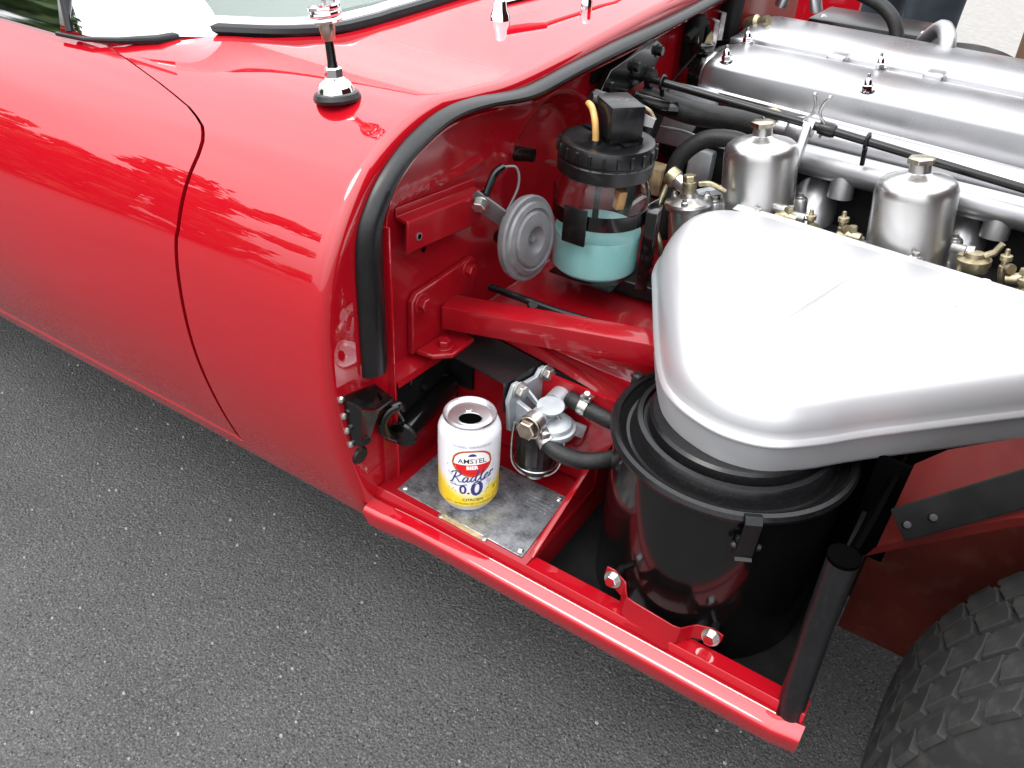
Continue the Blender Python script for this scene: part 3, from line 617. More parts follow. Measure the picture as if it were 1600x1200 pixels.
# ---- air filter canister
cc = V((.2435, .087, 0)); RC = .110
cn = MB(); cn.lathe([(0, .238), (RC * .90, .238), (RC * .97, .243), (RC, .255), (RC, .440), (RC + .002, .4425)], cc, (0, 0, 1), 96); CN = part('air_filter_canister', cn, 'black_gloss')
c2 = MB(); c2.lathe([(RC + .001, .441), (RC + .0055, .4435), (RC + .0065, .4475), (RC + .0045, .4515), (RC + .001, .453), (RC - .002, .4515), (RC - .004, .447)], cc, (0, 0, 1), 96); part('rim_bead', c2, 'black_satin', CN)
c2 = MB(); c2.lathe([(RC - .003, .449), (RC - .010, .443), (RC - .013, .443), (RC - .015, .447), (RC - .016, .456), (RC - .0185, .460), (RC - .023, .461), (RC - .0245, .4565), (RC - .0275, .4565), (RC - .029, .466), (RC - .032, .4685), (RC - .05, .469), (0, .469)], cc, (0, 0, 1), 96); part('lid', c2, 'black_satin', CN)
sg = MB(); sg.lathe([(RC - .004, .4493), (RC - .009, .4445), (RC - .0118, .4440)], cc, (0, 0, 1), 40, 0, radians(195), radians(250)); part('dirt_in_groove', sg, mat('grit_dust', (0.24, 0.20, 0.15), 0.9, noise=(700, 0.9), bump=(600, 1, .002)), CN)
a = atan2(-.006 - .087, .296 - .2435); er = V((cos(a), sin(a), 0)); et = V((-sin(a), cos(a), 0))
pc = cc + er * (RC + .0075)
c2 = MB(); c2.ribbon([pc + V((0, 0, .452)) - er * .005, pc + V((0, 0, .4535)), pc + V((0, 0, .449)) + er * .003, pc + V((0, 0, .428)) + er * .001, pc + V((0, 0, .408)), pc + V((0, 0, .405)) + er * .004], .0075, .0016, wdir=et); CLIP = part('clip', c2, 'black_satin', CN, bevel=.0004)
c3 = MB(); c3.box(pc + V((0, 0, .418)) - er * .003, (.006, .019, .022), (er, et, V((0, 0, 1))), ch=.002)
for s in (-1, 1): c3.lathe([(0, .004), (.003, .003), (.0042, 0)], pc + V((0, 0, .4195)) + et * s * .0105 - er * .001, er * .5 + et * s, 12)
CLIP2 = part('catch', c3, 'black_satin', CN, bevel=.0004)
for a0 in (pi * .93, -pi * .97 + pi * 1.55):
    er2 = V((cos(a0), sin(a0), 0)); et2 = V((-sin(a0), cos(a0), 0)); p2 = cc + er2 * (RC + .006)
    b = MB(); b.box(p2 + V((0, 0, .444)), (.010, .012, .022), (er2, et2, V((0, 0, 1))), ch=.002); part('clip', b, 'black_satin', CN)
tr = MB(); tr.lathe([(.124, .2335), (.128, .2335), (.1285, .2365), (.127, .2385), (.124, .2375)], cc + V((.004, 0, 0)), (0, 0, 1), 72); part('base_ring', tr, 'black_satin', CN)
# red strap that holds it to the rail
bs = MB(); bs.ribbon([(.184, -.0245, .322), (.192, -.0255, .319), (.206, -.0270, .312), (.2105, -.0345, .309), (.2155, -.0440, .3075), (.222, -.0460, .3065), (.264, -.0475, .3045), (.270, -.0450, .3045), (.276, -.0330, .3055), (.281, -.0275, .306), (.294, -.0240, .307), (.306, -.0225, .308)], [.005, .0085, .0085, .0095, .0135, .0150, .0150, .0135, .0085, .0080, .0080, .0045], .0018, wdir=V((.05, .22, .97)).normalized())
BS = part('canister_strap', bs, 'paint_in', CN, bevel=.0006)
for p in ((.1935, -.028, .318), (.2965, -.0265, .307)):
    b = MB(); b.hexa(p, (0, -1, .25), .0062, .006, washer=.0088); part('strap_bolt', b, ['steel'], CN)
    b = MB(); b.hexa(V(p) + V((0, -.0070, .0018)), (0, -1, .25), .0050, .0012); part('painted_bolt_face', b, 'paint_in', CN)
# feet where strap meets canister
ft = MB(); ft.tube([(.1935, -.024, .318), (.196, .02, .318)], .004, 8); ft.tube([(.2965, -.022, .307), (.292, .02, .307)], .004, 8); part('strap_foot', ft, 'black_satin', CN)

# ---- silver air box over the carburettors' intakes
OUT = [(.094, .21), (.141, .117), (.172, .062), (.193, .038), (.220, .023), (.254, .016), (.290, .025), (.322, .054), (.358, .096), (.462, .208), (.535, .285), (.562, .322), (.564, .346), (.545, .360), (.500, .366), (.435, .371), (.335, .377), (.229, .385), (.166, .391), (.122, .390), (.088, .371), (.070, .330), (.068, .288), (.077, .246)]
OP = spline([V((a, b, 0)) for a, b in OUT] + [V((OUT[0][0], OUT[0][1], 0))], 6)[:-1]; NO = len(OP)
def inset(d):
    out = []
    for i in range(NO):
        t = (OP[(i + 2) % NO] - OP[i - 2]).normalized(); n = V((-t.y, t.x, 0)); f_ = 1 - .72 * sm((OP[i].y - .24) / .12) if abs(d) > .0031 else 1; out.append(OP[i] + n * d * f_)   # inward for ccw outline
    for _ in range(int(abs(d) * 300)):
        out = [(out[i - 1] + out[i] * 2 + out[(i + 1) % NO]) / 4 for i in range(NO)]
    return out
area = sum(OP[i].x * OP[(i + 1) % NO].y - OP[(i + 1) % NO].x * OP[i].y for i in range(NO)); sgn = 1 if area > 0 else -1
def ring(d, z): return [V((p.x, p.y, z + 0.03 * (p.x - .25) * 0)) for p in inset(d * sgn)]
ab_ = MB()
def loft(mb, rings, cap=True, mi=0):
    mb.grid([r + [r[0]] for r in rings], mi)
    if cap:
        c = sum(rings[-1], V((0, 0, 0))) / NO; o = len(mb.v); mb.v += list(rings[-1]) + [c]; n = NO
        mb.f += [[o + i, o + (i + 1) % n, o + n] for i in range(n)]; mb.m += [mi] * n
loft(ab_, [ring(.02, .464), ring(.006, .4645), ring(.003, .4665), ring(.002, .470), ring(.0012, .4955)]); AB = part('air_box', ab_, 'silver', angle=45)
a2 = MB(); loft(a2, [ring(.002, .4957), ring(-.0016, .4962), ring(-.0030, .4980), ring(-.0026, .5005), ring(.0010, .5030), ring(.0018, .5040), ring(.0026, .5110), ring(.0042, .5190), ring(.0080, .5270), ring(.0135, .5325), ring(.021, .5365), ring(.031, .5388), ring(.043, .5400)]); BF = MB(); fl_ = [(x, interp([(.10, .3935), (.166, .3925), (.229, .3865), (.335, .3785), (.435, .3725), (.55, .3635)], x)) for x in [.104 + .44 * k / 22 for k in range(23)]]
BF.grid([[V((x, y + .0012, .5325)) for x, y in fl_], [V((x, y + .020, .5325)) for x, y in fl_], [V((x, y + .022, .5305)) for x, y in fl_], [V((x, y + .022, .505)) for x, y in fl_]])
part('back_flange', BF, 'silver', AB)
LID = part('box_lid', a2, 'silver', AB, angle=50)
cr_ = MB()
for p, q, k in (((.241, .134), (.275, .300), .3), ((.262, .118), (.410, .300), .35)):
    P, Q = V((*p, .5400)), V((*q, .5400)); n = (Q - P).cross(V((0, 0, 1))).normalized()
    cr_.add([P, (P + Q) / 2 + n * .003, Q, Q, (P + Q) / 2 - n * .003, P, (P + Q) / 2 + V((0, 0, .0020)), Q, P], [[0, 1, 6], [1, 2, 6], [3, 4, 6], [4, 5, 6]])
part('lid_crease', cr_, 'silver', LID, angle=20)
for x, y in ((.200, .295), (.372, .295)):
    b = MB(); b.lathe([(0, .0012), (.003, .001), (.0042, 0)], (x, y, .5400), (0, 0, 1), 14); part('lid_rivet', b, 'silver', LID)
du = MB(); du.lathe([(.075, .455), (.075, .466)], cc + V((0, .004, 0)), (0, 0, 1), 48); part('intake_neck', du, 'black_satin', AB)

# ---- carburettors
LEAN = V((-.155, .02, 1)).normalized()
def carb(x, full=True):
    o = V((x, .462, .490))
    k = MB(); k.lathe([(0, 0), (.050, 0), (.050, .006), (.0465, .008), (.0460, .010), (.0450, .092), (.0442, .0985), (.0418, .1045), (.037, .1085), (.024, .1125), (.0145, .1145), (.0122, .1165), (.0112, .124), (.0112, .1262), (0, .1262)], o, LEAN, 72)
    C = part('carburettor', k, 'polished', angle=30)
    b = MB(); b.hexa(o + LEAN * .1262, LEAN, .0155, .0068); part('damper_cap', b, 'brass', C, bevel=.0006)
    for a in (.35, 2.1, 3.7, 5.2):
        u, w, d = frame(LEAN); p = o + (u * cos(a) + w * sin(a)) * .0535
        b = MB(); p = p + LEAN * .022; b.lathe([(0, -.024), (.0085, -.024), (.0095, .010), (.0085, .012), (0, .012)], p, LEAN, 16); part('screw_lug', b, 'polished', C)
        b = MB(); b.lathe([(.0065, .012), (.0065, .014), (.004, .0145), (.004, .0185), (0, .019)], p, LEAN, 12); b.box(p + LEAN * .0192, (.008, .0012, .001)); part('screw', b, 'steel', C)
    b = MB(); b.lathe([(.052, -.02), (.052, 0), (0, 0)], o, LEAN, 40); b.lathe([(.045, -.095), (.048, -.02)], o, LEAN, 30)
    b.tube([o + V((.005, .03, -.03)), o + V((.005, .13, -.035))], .028, 20); part('carburettor_body', b, 'alu', C)
    return C
for x in (.118, .303, .488): carb(x)
# little linkage fittings between them
def fitting(x, y, z, s, kind):
    k = MB(); o = V((x, y, z))
    if kind == 0:
        k.lathe([(.003, -.02), (.0055, -.008), (.0055, 0), (.004, .001), (.004, .006), (.0062, .007), (.0062, .012), (.003, .013), (.0022, .019), (0, .02)], o, LEAN, 14); k.lathe([(0, 0), (.006, 0), (.006, .006), (0, .006)], o + V((.004, -.004, 0)), (.6, -.7, .2), 12)
    elif kind == 1:
        k.tube([o + V((-.012, 0, -.004)), o, o + V((.014, -.002, .001))], [.006, .0075, .006], 12); k.hexa(o + V((.003, 0, .004)), LEAN, .0055, .009)
    elif kind == 2:
        k.lathe([(0, -.01), (.016, -.01), (.018, -.002), (.018, .003), (.010, .005), (.009, .010), (0, .012)], o, LEAN, 24); k.tube([o + V((.008, .002, .008)), o + V((.016, .004, .014)), o + V((.020, .004, .026))], [.0042, .004, .0035], 10)
    else:
        k.box(o, (.016, .010, .010), ch=.0015); k.hexa(o + V((.009, 0, .002)), (1, 0, .2), .0045, .008)
    part('linkage_fitting', k, 'dull_brass' if kind != 3 else 'steel')
for a in [(q[0], q[1] + .006, q[2] + .002, q[3], q[4]) for q in ((.150, .425, .532, 1, 3), (.162, .42, .526, 1, 1), (.176, .42, .530, 1, 3), (.192, .42, .524, 1, 0), (.228, .425, .530, 1, 0), (.238, .42, .524, 1, 1), (.352, .44, .535, 1, 3), (.372, .435, .528, 1, 2), (.402, .425, .536, 1, 0), (.420, .42, .528, 1, 1), (.426, .41, .522, 1, 0))]: fitting(*a)
b = MB(); b.lathe([(0, .0), (.008, 0), (.008, .008), (.006, .012), (0, .012)], (.392, .405, .515), LEAN, 16); part('white_nipple', b, 'ink_white')
dk = MB(); dk.box((.33, .50, .490), (.60, .05, .008)); part('linkage_tray', dk, 'black_dull')

# float chamber with banjo bolt and pipes
fo = V((.044, .405, .520)); k = MB(); k.lathe([(.024, -.07), (.0255, -.006), (.0295, -.005), (.0305, 0), (.029, .003), (.020, .006), (.012, .0085), (.011, .014), (0, .014)], fo, LEAN, 40); FC = part('float_chamber', k, 'polished', angle=30)
for a in (.2, 2.3, 4.4):
    u, w, d = frame(LEAN); p = fo + (u * cos(a) + w * sin(a)) * .024; b = MB(); b.lathe([(.0045, 0), (.0045, .008), (.003, .009), (.003, .012), (0, .012)], p, LEAN, 12); part('screw', b, 'steel', FC)
b = MB(); b.lathe([(0, .012), (.0088, .012), (.0088, .027), (.0070, .028)], fo, LEAN, 20); b.hexa(fo + LEAN * .028, LEAN, .0085, .008); part('banjo_bolt', b, 'dull_brass', FC)
b = MB(); b.tube([fo + V((0, .006, .012)), fo + V((-.026, .010, .022))], [.0095, .0095], 18); part('inlet_boss', b, 'polished', FC)
b = MB(); b.lathe([(0, 0), (.0115, 0), (.0125, .003), (.0125, .012), (.010, .014), (0, .014)], fo + V((-.024, .009, .021)), (-1, .15, .35), 22); part('inlet_union', b, 'dull_brass', FC)
b = MB(); b.tube([fo + V((-.034, .008, .022)), fo + V((-.036, -.002, .0)), fo + V((-.034, -.02, -.025)), fo + V((-.018, -.03, -.05)), fo + V((-.01, -.03, -.08))], .0035, 10, smooth=6); part('copper_pipe', b, 'dull_brass', FC)
b = MB(); b.tube([fo + V((.008, .004, .026)), fo + V((.022, .006, .029)), fo + V((.040, .012, .022))], .0035, 10, smooth=5); part('fuel_pipe', b, 'dull_brass', FC)

for pts, r, m in (([(-.09, .42, .60), (-.05, .43, .57), (-.02, .42, .52), (.0, .41, .46)], .0025, 'black_satin'), ([(-.09, .56, .55), (-.03, .54, .56), (.03, .53, .555), (.09, .54, .55)], .0022, 'zinc'), ([(-.05, .40, .62), (-.03, .41, .58), (-.035, .42, .54)], .0018, 'dull_brass'), ([(-.09, .62, .50), (.0, .60, .49), (.08, .58, .50)], .008, 'black_dull'), ([(.02, .47, .50), (.06, .50, .51), (.10, .53, .505)], .009, 'zinc')):
    b = MB(); b.tube(pts, r, 8, smooth=6); part('pipe', b, m)
for c, d, m in (((.005, .54, .52), (.035, .03, .05), 'zinc'), ((.065, .575, .545), (.04, .012, .045), 'alu'), ((-.045, .50, .50), (.03, .03, .04), 'tan')):
    b = MB(); b.box(c, d, ch=.004); part('engine_bracket', b, m)
# ---- engine: cam covers, block, manifold pipes
eng = MB(); eng.box((.40, .72, .40), (.86, .36, .36), ch=.03); ENG = part('engine_block', eng, 'black_dull')
def cam(y0, y1, z0, dz, x0, x1, name):
    # cross-section across y; x runs along the engine; the joint face drops away towards the front
    yc = (y0 + y1) / 2; hw = (y1 - y0) / 2
    sec = [(-1.09, -1.12), (-1.09, -1.0), (-1.02, -.94), (-.995, -.10), (-.975, .001), (-.93, .0045), (-.80, .0085), (-.5, .0120), (0, .0140), (.5, .0120), (.80, .0085), (.93, .0045), (.975, .001), (.995, -.10), (1.02, -.94), (1.09, -1.0), (1.09, -1.12)]
    m = MB(); rows = []
    xs = [(x0, .0, .0), (x0, .35, .55), (x0 + .004, .70, .8), (x0 + .011, .90, .93), (x0 + .022, 1, 1)] + [(x0 + .022 + (x1 - x0 - .04) * k / 12, 1, 1) for k in range(1, 13)] + [(x1 - .004, .8, .8), (x1, .3, .5)]
    for x, s, zt in xs:
        zz = z0 + dz * (x - x0); D = .030 + .030 * (x - x0); row = []
        for a, h in sec:
            hh = h * D if h < 0 else h
            row.append(V((x, yc + hw * a * (.80 + .20 * s if s > 0 else .7), zz + (hh if h < -.5 else (-.94 * D + (hh + .94 * D) * zt)))))
        rows.append(row)
    m.grid(rows); return part(name, m, 'alu_cam', ENG, angle=32)
M['alu_cam'] = mat('polished_cam_cover', (0.43, 0.43, 0.44), 0.30, metal=0.95, rough_noise=(8, 0.24, 0.34), bump=(300, 0.05, 0.0004), noise=(10, 0.06))
CAM1 = cam(.610, .755, .6345, -.010, -.050, .80, 'cam_cover'); CAM2 = cam(.778, .945, .6415, -.006, -.070, .80, 'cam_cover')
def stud(x, y, z):
    b = MB(); b.lathe([(.0105, 0), (.0105, .0016), (.0068, .002)], (x, y, z), LEAN, 18); b.hexa(V((x, y, z + .0018)), LEAN, .0070, .0065); b.lathe([(.0052, .008), (.0050, .0125), (.0036, .0155), (.0024, .017), (.0022, .022), (0, .0225)], (x, y, z), LEAN, 16)
    part('acorn_nut', b, 'chrome', ENG)
for x in (-.018, .176, .372, .56):
    stud(x, .624, .6400 - .010 * (x + .05)); stud(x - .012, .735, .6435 - .010 * (x + .05))
# plug-valley bridges between the covers
for x in (-.05, .098, .232, .36, .50, .65):
    vb = MB(); vb.box((x, .766, .637), (.026, .040, .016), ch=.004); part('valley_bridge', vb, 'alu_cam', ENG)
vl = MB(); vl.box((.38, .780, .606), (.86, .085, .01)); part('plug_valley', vl, 'black_dull', ENG)
# black tacho drive at the end of the near cover
tg = MB(); tg.lathe([(0, -.004), (.026, -.004), (.029, 0), (.029, .012), (.025, .016), (.025, .026), (0, .026)], V((-.048, .655, .612)), (-1, 0, .05), 36); TG = part('tacho_drive', tg, 'black_gloss')
b = MB(); b.lathe([(.016, 0), (.018, .004), (.018, .012), (.014, .015), (0, .015)], V((-.066, .652, .638)), (-.1, 0, 1), 24); part('terminal_cap', b, 'black_gloss', TG)
for s in (-1, 1):
    b = MB(); b.prism([(-.006, 0), (.006, 0), (.0045, .012), (0, .019), (-.0045, .012)], V((-.068 + .011 * s, .648 - .002 * s, .652)), (.8, .6, 0), (.1 * s, 0, 1), .0015); part('spade_terminal', b, 'dull_brass', TG)
b = MB(); b.lathe([(.0295, .0), (.0305, .004), (.0295, .008)], V((-.046, .655, .612)), (-1, 0, .05), 36); part('drive_clamp', b, 'steel', TG)
b = MB(); b.tube([(-.066, .63, .64), (-.085, .60, .60), (-.07, .57, .585), (-.03, .57, .59)], .0018, 8, smooth=6); part('cable', b, 'black_satin', TG)

# water rail and balance pipe with hoses
wr = MB(); wr.tube([(.100, .572, .584), (.106, .572, .5845), (.120, .572, .585), (.40, .570, .579), (.85, .565, .566)], [.012, .018, .0205, .0205, .0205], 28); WR = part('water_rail', wr, 'alu')
b = MB(); b.tube([(.055, .572, .586), (.110, .572, .585)], .0125, 20); b.lathe([(.0135, 0), (.0145, .003), (.0145, .012), (.0135, .015)], (.066, .572, .586), (1, 0, 0), 22); part('rail_stub', b, 'alu', WR)
b = MB(); b.lathe([(0, .018), (.0115, .018), (.0115, .024), (0, .024)], (.078, .567, .582), (0, -.2, 1), 6); part('drain_plug', b, 'dull_brass', WR)
bp_ = MB(); bp_.tube([(.128, .526, .567), (.135, .526, .5675), (.40, .524, .565), (.85, .520, .560)], [.014, .0185, .0185, .0185], 28); BP = part('balance_pipe', bp_, 'alu')
for x in (.197, .378, .56):
    b = MB(); b.tube([(x, .524, .565), (x + .002, .520, .532)], .0155, 24); part('pipe_stub', b, 'alu', BP)
    b = MB(); b.tube([(x - .035, .60, .555), (x - .034, .57, .530), (x - .03, .53, .495), (x - .025, .50, .46)], [.026, .030, .031, .03], 24, smooth=5); part('intake_runner', b, 'alu', BP)
hs = MB(); hs.tube([(-.085, .505, .607), (-.02, .520, .594), (.03, .545, .588), (.068, .568, .581)], .0155, 20, smooth=8); part('heater_hose', hs, 'hose')
hs = MB(); hs.tube([(.085, .49, .578), (.055, .49, .582), (.020, .485, .574), (-.004, .475, .548), (-.008, .465, .51), (-.004, .45, .44)], .0115, 18, smooth=8); part('vacuum_hose', hs, 'hose')
hs = MB(); hs.tube([(-.070, .545, .60), (-.072, .50, .53), (-.075, .46, .44)], .0115, 18, smooth=6); part('drain_hose', hs, 'hose')
for a in (((-.06, .60, .56), (.10, .015, .09)), ((.02, .60, .53), (.06, .03, .11))):
    b = MB(); b.box(*a, ch=.006); part('cylinder_head_boss', b, 'zinc', ENG)

# throttle rod, its lever and clips
th = MB(); th.tube([(-.082, .5, .6315), (.17, .5, .617), (.39, .5, .6015), (.85, .5, .57)], .0052, 14); TH = part('throttle_rod', th, 'black_satin')
b = MB(); b.box((.145, .480, .590), (.010, .014, .066), (V((1, 0, 0)), V((0, .9, -.35)).normalized(), V((0, .35, .9)).normalized()), ch=.003); b.lathe([(0, 0), (.010, 0), (.010, .012), (0, .012)], (.139, .498, .614), (1, 0, 0), 20); part('lever_arm', b, 'alu', TH)
for s in (-1, 1):
    b = MB(); b.tube([V((.152 + s * .008, .5, .606)), V((.150 + s * .013, .497, .622)), V((.150 + s * .004, .496, .634)), V((.151 + s * .005, .495, .648)), V((.152 + s * .009, .494, .655))], .0020, 8, smooth=5); b.lathe([(0, .0028), (.002, .002), (.0028, 0), (.002, -.002), (0, -.0028)], V((.152 + s * .009, .494, .656)), (0, 0, 1), 8); part('spring_clip', b, 'steel', TH)
for x in (-.055, .215):
    z = .6315 - (x + .082) * .0585; b = MB(); b.tube([V((x + .0, .5 + .0085 * sin(a), z + .0085 * cos(a))) for a in [2 * pi * k / 16 for k in range(16)]], .0022, 8, closed=True); b.tube([(x, .5, z - .008), (x + .001, .505, z - .03)], .003, 8); part('rod_clip', b, 'black_satin', TH)
b = MB(); b.lathe([(.0075, 0), (.0085, .006), (.0085, .016), (.0075, .02)], (.156, .5, .6178), (1, 0, -.06), 16); part('rod_collar', b, 'black_satin', TH)
pv = MB(); pv.prism([(.365, .636), (.392, .662), (.515, .677), (.535, .668), (.528, .648), (.500, .630), (.40, .622), (.375, .626)], (-.088, 0, 0), (0, 1, 0), (0, 0, 1), .010)
PV = part('pivot_bracket', pv, 'black_gloss', bevel=.0012)
for y, z in ((.385, .645), (.455, .655), (.50, .640), (.522, .662)):
    b = MB(); b.hexa((-.078, y, z), (1, 0, 0), .0065, .006, washer=.009); part('bolt', b, 'black_satin', PV)
b = MB(); b.lathe([(0, 0), (.012, 0), (.012, .008), (0, .008)], (-.078, .502, .632), (1, 0, 0), 18); part('rod_bush', b, 'black_satin', PV)
b = MB(); b.tube([(-.08, .47, .615), (-.05, .485, .602), (-.03, .50, .60)], [.008, .007, .009], 10, smooth=4); b.box((-.055, .47, .612), (.05, .012, .014), (V((.8, .5, -.2)).normalized(), V((-.5, .85, 0)).normalized(), V((.2, .1, .97)).normalized()), ch=.002); part('pivot_arm', b, 'black_gloss', PV)
# far bits along the top edge: pipes, brackets, heater lines
b = MB(); b.ribbon([(-.080, .705, .672), (-.072, .705, .672), (-.072, .705, .632), (-.040, .74, .632), (.0, .79, .63)], .004, .003, wdir=V((.6, .8, 0))); part('wire_bracket', b, 'steel')
b = MB(); b.ribbon([(-.088, .735, .678), (-.075, .735, .678), (-.075, .735, .640), (-.040, .77, .640)], .004, .003, wdir=V((.6, .8, 0))); part('wire_bracket', b, 'steel')
b = MB(); b.tube([(-.075, .685, .61), (-.06, .71, .632), (-.03, .735, .634), (-.01, .76, .62)], .006, 12, smooth=6); part('breather_hose', b, 'hose')
b = MB(); b.box((-.085, .66, .65), (.02, .03, .07), ch=.004); part('wiring_block', b, 'black_dull')
b = MB(); b.box((-.085, .80, .66), (.02, .05, .08), ch=.004); part('wiring_block', b, 'black_dull')
b = MB(); b.tube([(-.08, .62, .66), (-.08, .68, .672), (-.08, .70, .64)], .006, 8, smooth=4); part('wiring_loom', b, 'black_dull')
b = MB(); b.lathe([(0, 0), (.012, 0), (.013, .02), (.008, .024), (.008, .04), (0, .04)], (-.07, .84, .645), (.7, -.2, .3), 18); part('oil_sender', b, 'dull_brass')
b = MB(); b.tube([(-.085, .93, .69), (-.03, .97, .70), (.05, 1.0, .69), (.12, .985, .66), (.15, .97, .58)], .011, 16, smooth=8); part('heater_pipe', b, 'hose')
b = MB(); b.tube([(-.06, .96, .66), (-.05, .955, .69), (-.03, .95, .70), (-.01, .955, .69), (.0, .965, .66)], .010, 14, smooth=6); part('filler_elbow', b, 'alu')
b = MB(); b.box((.08, 1.06, .618), (.20, .13, .05), ch=.006); part('heater_box', b, 'black_satin')
b = MB(); b.lathe([(0, .01), (.05, .008), (.075, 0), (.08, -.04)], (.25, .99, .620), (.05, -.15, 1), 40); b.lathe([(0, .01), (.05, .008), (.075, 0), (.08, -.04)], (.44, .99, .620), (.05, -.15, 1), 40); part('heat_shield_lobe', b, 'black_satin')
b = MB(); b.tube([(.165, 1.0, .63), (.195, .965, .665), (.215, .92, .655), (.22, .90, .62)], [.010, .012, .013, .013], 14, smooth=4); part('filler_pipe', b, 'alu')
b = MB(); b.box((.35, 1.16, .40), (.95, .008, .40)); part('far_bay_panel', b, 'black_dull')
for p in ((.0, 1.02, .643), (.165, 1.02, .643)):
    q = MB(); q.lathe([(0, .004), (.004, .003), (.006, 0)], p, (0, 0, 1), 12); part('bright_screw', q, 'steel')

# ---- horn
hc = V((-.034, .150, .5425)); hn_ = V((.985, -.07, .14)).normalized(); HS = .92
k = MB(); k.lathe([(0, -.022), (.018, -.022), (.030, -.017), (.044, -.011), (.0495, -.007), (.0505, -.003), (.0505, .001), (.0485, .003), (.0455, .0028), (.0435, .0035), (.0420, .0065), (.0370, .0088), (.0350, .0075), (.0340, .0070), (.0325, .0085), (.0312, .0100), (.0200, .0118), (.0160, .0112), (.0125, .0080), (.0080, .0052), (.0055, .005), (.0055, .0062), (.0040, .0068), (0, .0068)], hc, hn_, 72); k.v = [hc + (p - hc) * HS for p in k.v]; HORN = part('horn', k, 'horn_grey', angle=28)
b = MB(); b.lathe([(.004, .0055), (.004, .0080), (.0028, .0086), (0, .0086)], hc - hn_ * .0005, hn_, 14); part('horn_screw', b, 'horn_grey', HORN)
A = V((-.078, .120, .582)); B = hc - hn_ * .012 + V((0, -.004, .010)); dr = (B - A).normalized(); sd = V((.25, -.35, .9)).normalized(); sd = (sd - sd.dot(dr) * dr).normalized(); nn = dr.cross(sd)
b = MB(); b.box((A + B) / 2 - dr * .006, ((B - A).length + .012, .024, .003), (dr, sd, nn), ch=.001); part('horn_bracket', b, 'horn_grey', HORN)
fn = nn if nn.dot(V((.39, -.55, .38))) > 0 else -nn
b = MB(); b.hexa(A + fn * .0018, fn, .0075, .006, washer=.011); part('bracket_bolt', b, 'steel', HORN)
b = MB(); b.tube([A + V((.006, .002, .010)), A + V((.010, .010, .030)), A + V((.014, .020, .036))], .0042, 10, smooth=5); b.tube([A + V((.0, .0, .004)), A + V((.006, .002, .012))], .005, 10); part('wire_boot', b, 'black_gloss', HORN)
b = MB(); b.tube([A + V((.014, .020, .036)), A + V((.024, .030, .034)), A + V((.028, .028, .014)), A + V((.020, .012, -.022)), A + V((.012, .02, -.05))], .0013, 8, smooth=8); part('wire', b, 'horn_grey', HORN)
b = MB(); b.lathe([(0, 0), (.008, 0), (.010, .008), (.006, .016), (0, .016)], (-.090, .175, .520), (1, -.2, 0), 16); part('rubber_bung', b, 'black_gloss')

# ---- washer bottle
jc = V((-.017, .280, 0)); RJ = .0540; zb = .4590; RL = .0502
def circ(r, z, n=64): return (r, z)
jar = MB()
outer = [(0, zb + .004), (RJ - .012, zb), (RJ - .004, zb + .002), (RJ, zb + .008), (RJ + .0008, .52), (RJ + .0008, .568), (RJ - .004, .577), (RJ - .0095, .585), (RJ - .0095, .60)]
inner = [(RJ - .0115, .60), (RJ - .0115, .584), (RJ - .0065, .575), (RJ - .0018, .567), (RJ - .0018, zb + .010), (RJ - .006, zb + .0055), (0, zb + .007)]
jar.lathe(outer + inner, jc, (0, 0, 1), 72); JAR = part('washer_bottle', jar, 'glass', angle=40)
fl = MB(); fl.lathe([(0, zb + .0076), (RJ - .0066, zb + .0062), (RJ - .0024, zb + .0105), (RJ - .0024, .5140), (RJ - .004, .5132), (0, .5132)], jc, (0, 0, 1), 64); part('fluid', fl, 'fluid', JAR, angle=40)
ld = MB(); ld.lathe([(RL + .0025, .585), (RL + .0050, .587), (RL + .0052, .601), (RL + .0035, .6025), (RL + .0035, .604), (RL + .0052, .6055), (RL + .0048, .617), (RL + .0025, .6215), (RL - .004, .6225), (RL - .008, .6210), (0, .6210)], jc, (0, 0, 1), 72)
for kk in range(22):
    a = 2 * pi * kk / 22; er_ = V((cos(a), sin(a), 0)); ld.box(jc + er_ * (RL + .0055) + V((0, 0, .6125)), (.0030, .0035, .0125), (er_, V((-sin(a), cos(a), 0)), V((0, 0, 1))), ch=.0006)
LIDJ = part('screw_lid', ld, 'plastic', JAR, angle=35)
# step on the lid, motor housing
pm = MB(); pm.lathe([(RL - .010, .6212), (RL - .010, .6235), (0, .6235)], jc + V((-.006, .004, 0)), (0, 0, 1), 48, 0, radians(60), radians(250)); part('lid_step', pm, 'plastic', JAR)
mx_ = V((.655, .755, 0)).normalized(); my_ = V((-.755, .655, 0)).normalized(); mo = V((-.0126, .290, 0))
pm = MB(); pm.box(mo + V((0, 0, .6452)), (.040, .055, .037), (mx_, my_, V((0, 0, 1))), ch=.0028); pm.box(mo + V((0, 0, .6245)) + mx_ * .004, (.040, .046, .008), (mx_, my_, V((0, 0, 1))), ch=.002); PUMP = part('pump_motor', pm, 'plastic', JAR)
b = MB(); b.tube([(-.048, .288, .650), (-.046, .280, .6545), (-.036, .270, .654), (-.027, .262, .645), (-.0225, .2585, .632), (-.021, .2575, .6215)], .0038, 12, smooth=6); part('outlet_tube', b, 'tube_tan', JAR)
b = MB(); b.lathe([(0, 0), (.0062, 0), (.0055, .004), (0, .004)], (-.021, .2575, .6208), (0, 0, 1), 16); part('tube_grommet', b, 'plastic', JAR)
b = MB(); b.lathe([(0, -.012), (.011, -.012), (.011, .002), (.006, .006), (0, .006)], (-.046, .294, .656), (-.5, -.7, .3), 20); part('tube_socket', b, 'plastic', JAR)
b = MB(); b.prism([(0, 0), (.014, 0), (.016, .010), (0, .014)], mo + mx_ * .0202 - my_ * .016 + V((0, 0, .640)), (.9, .3, -.1), (0, 0, 1), .0012); part('terminal_tag', b, 'can_metal', JAR)
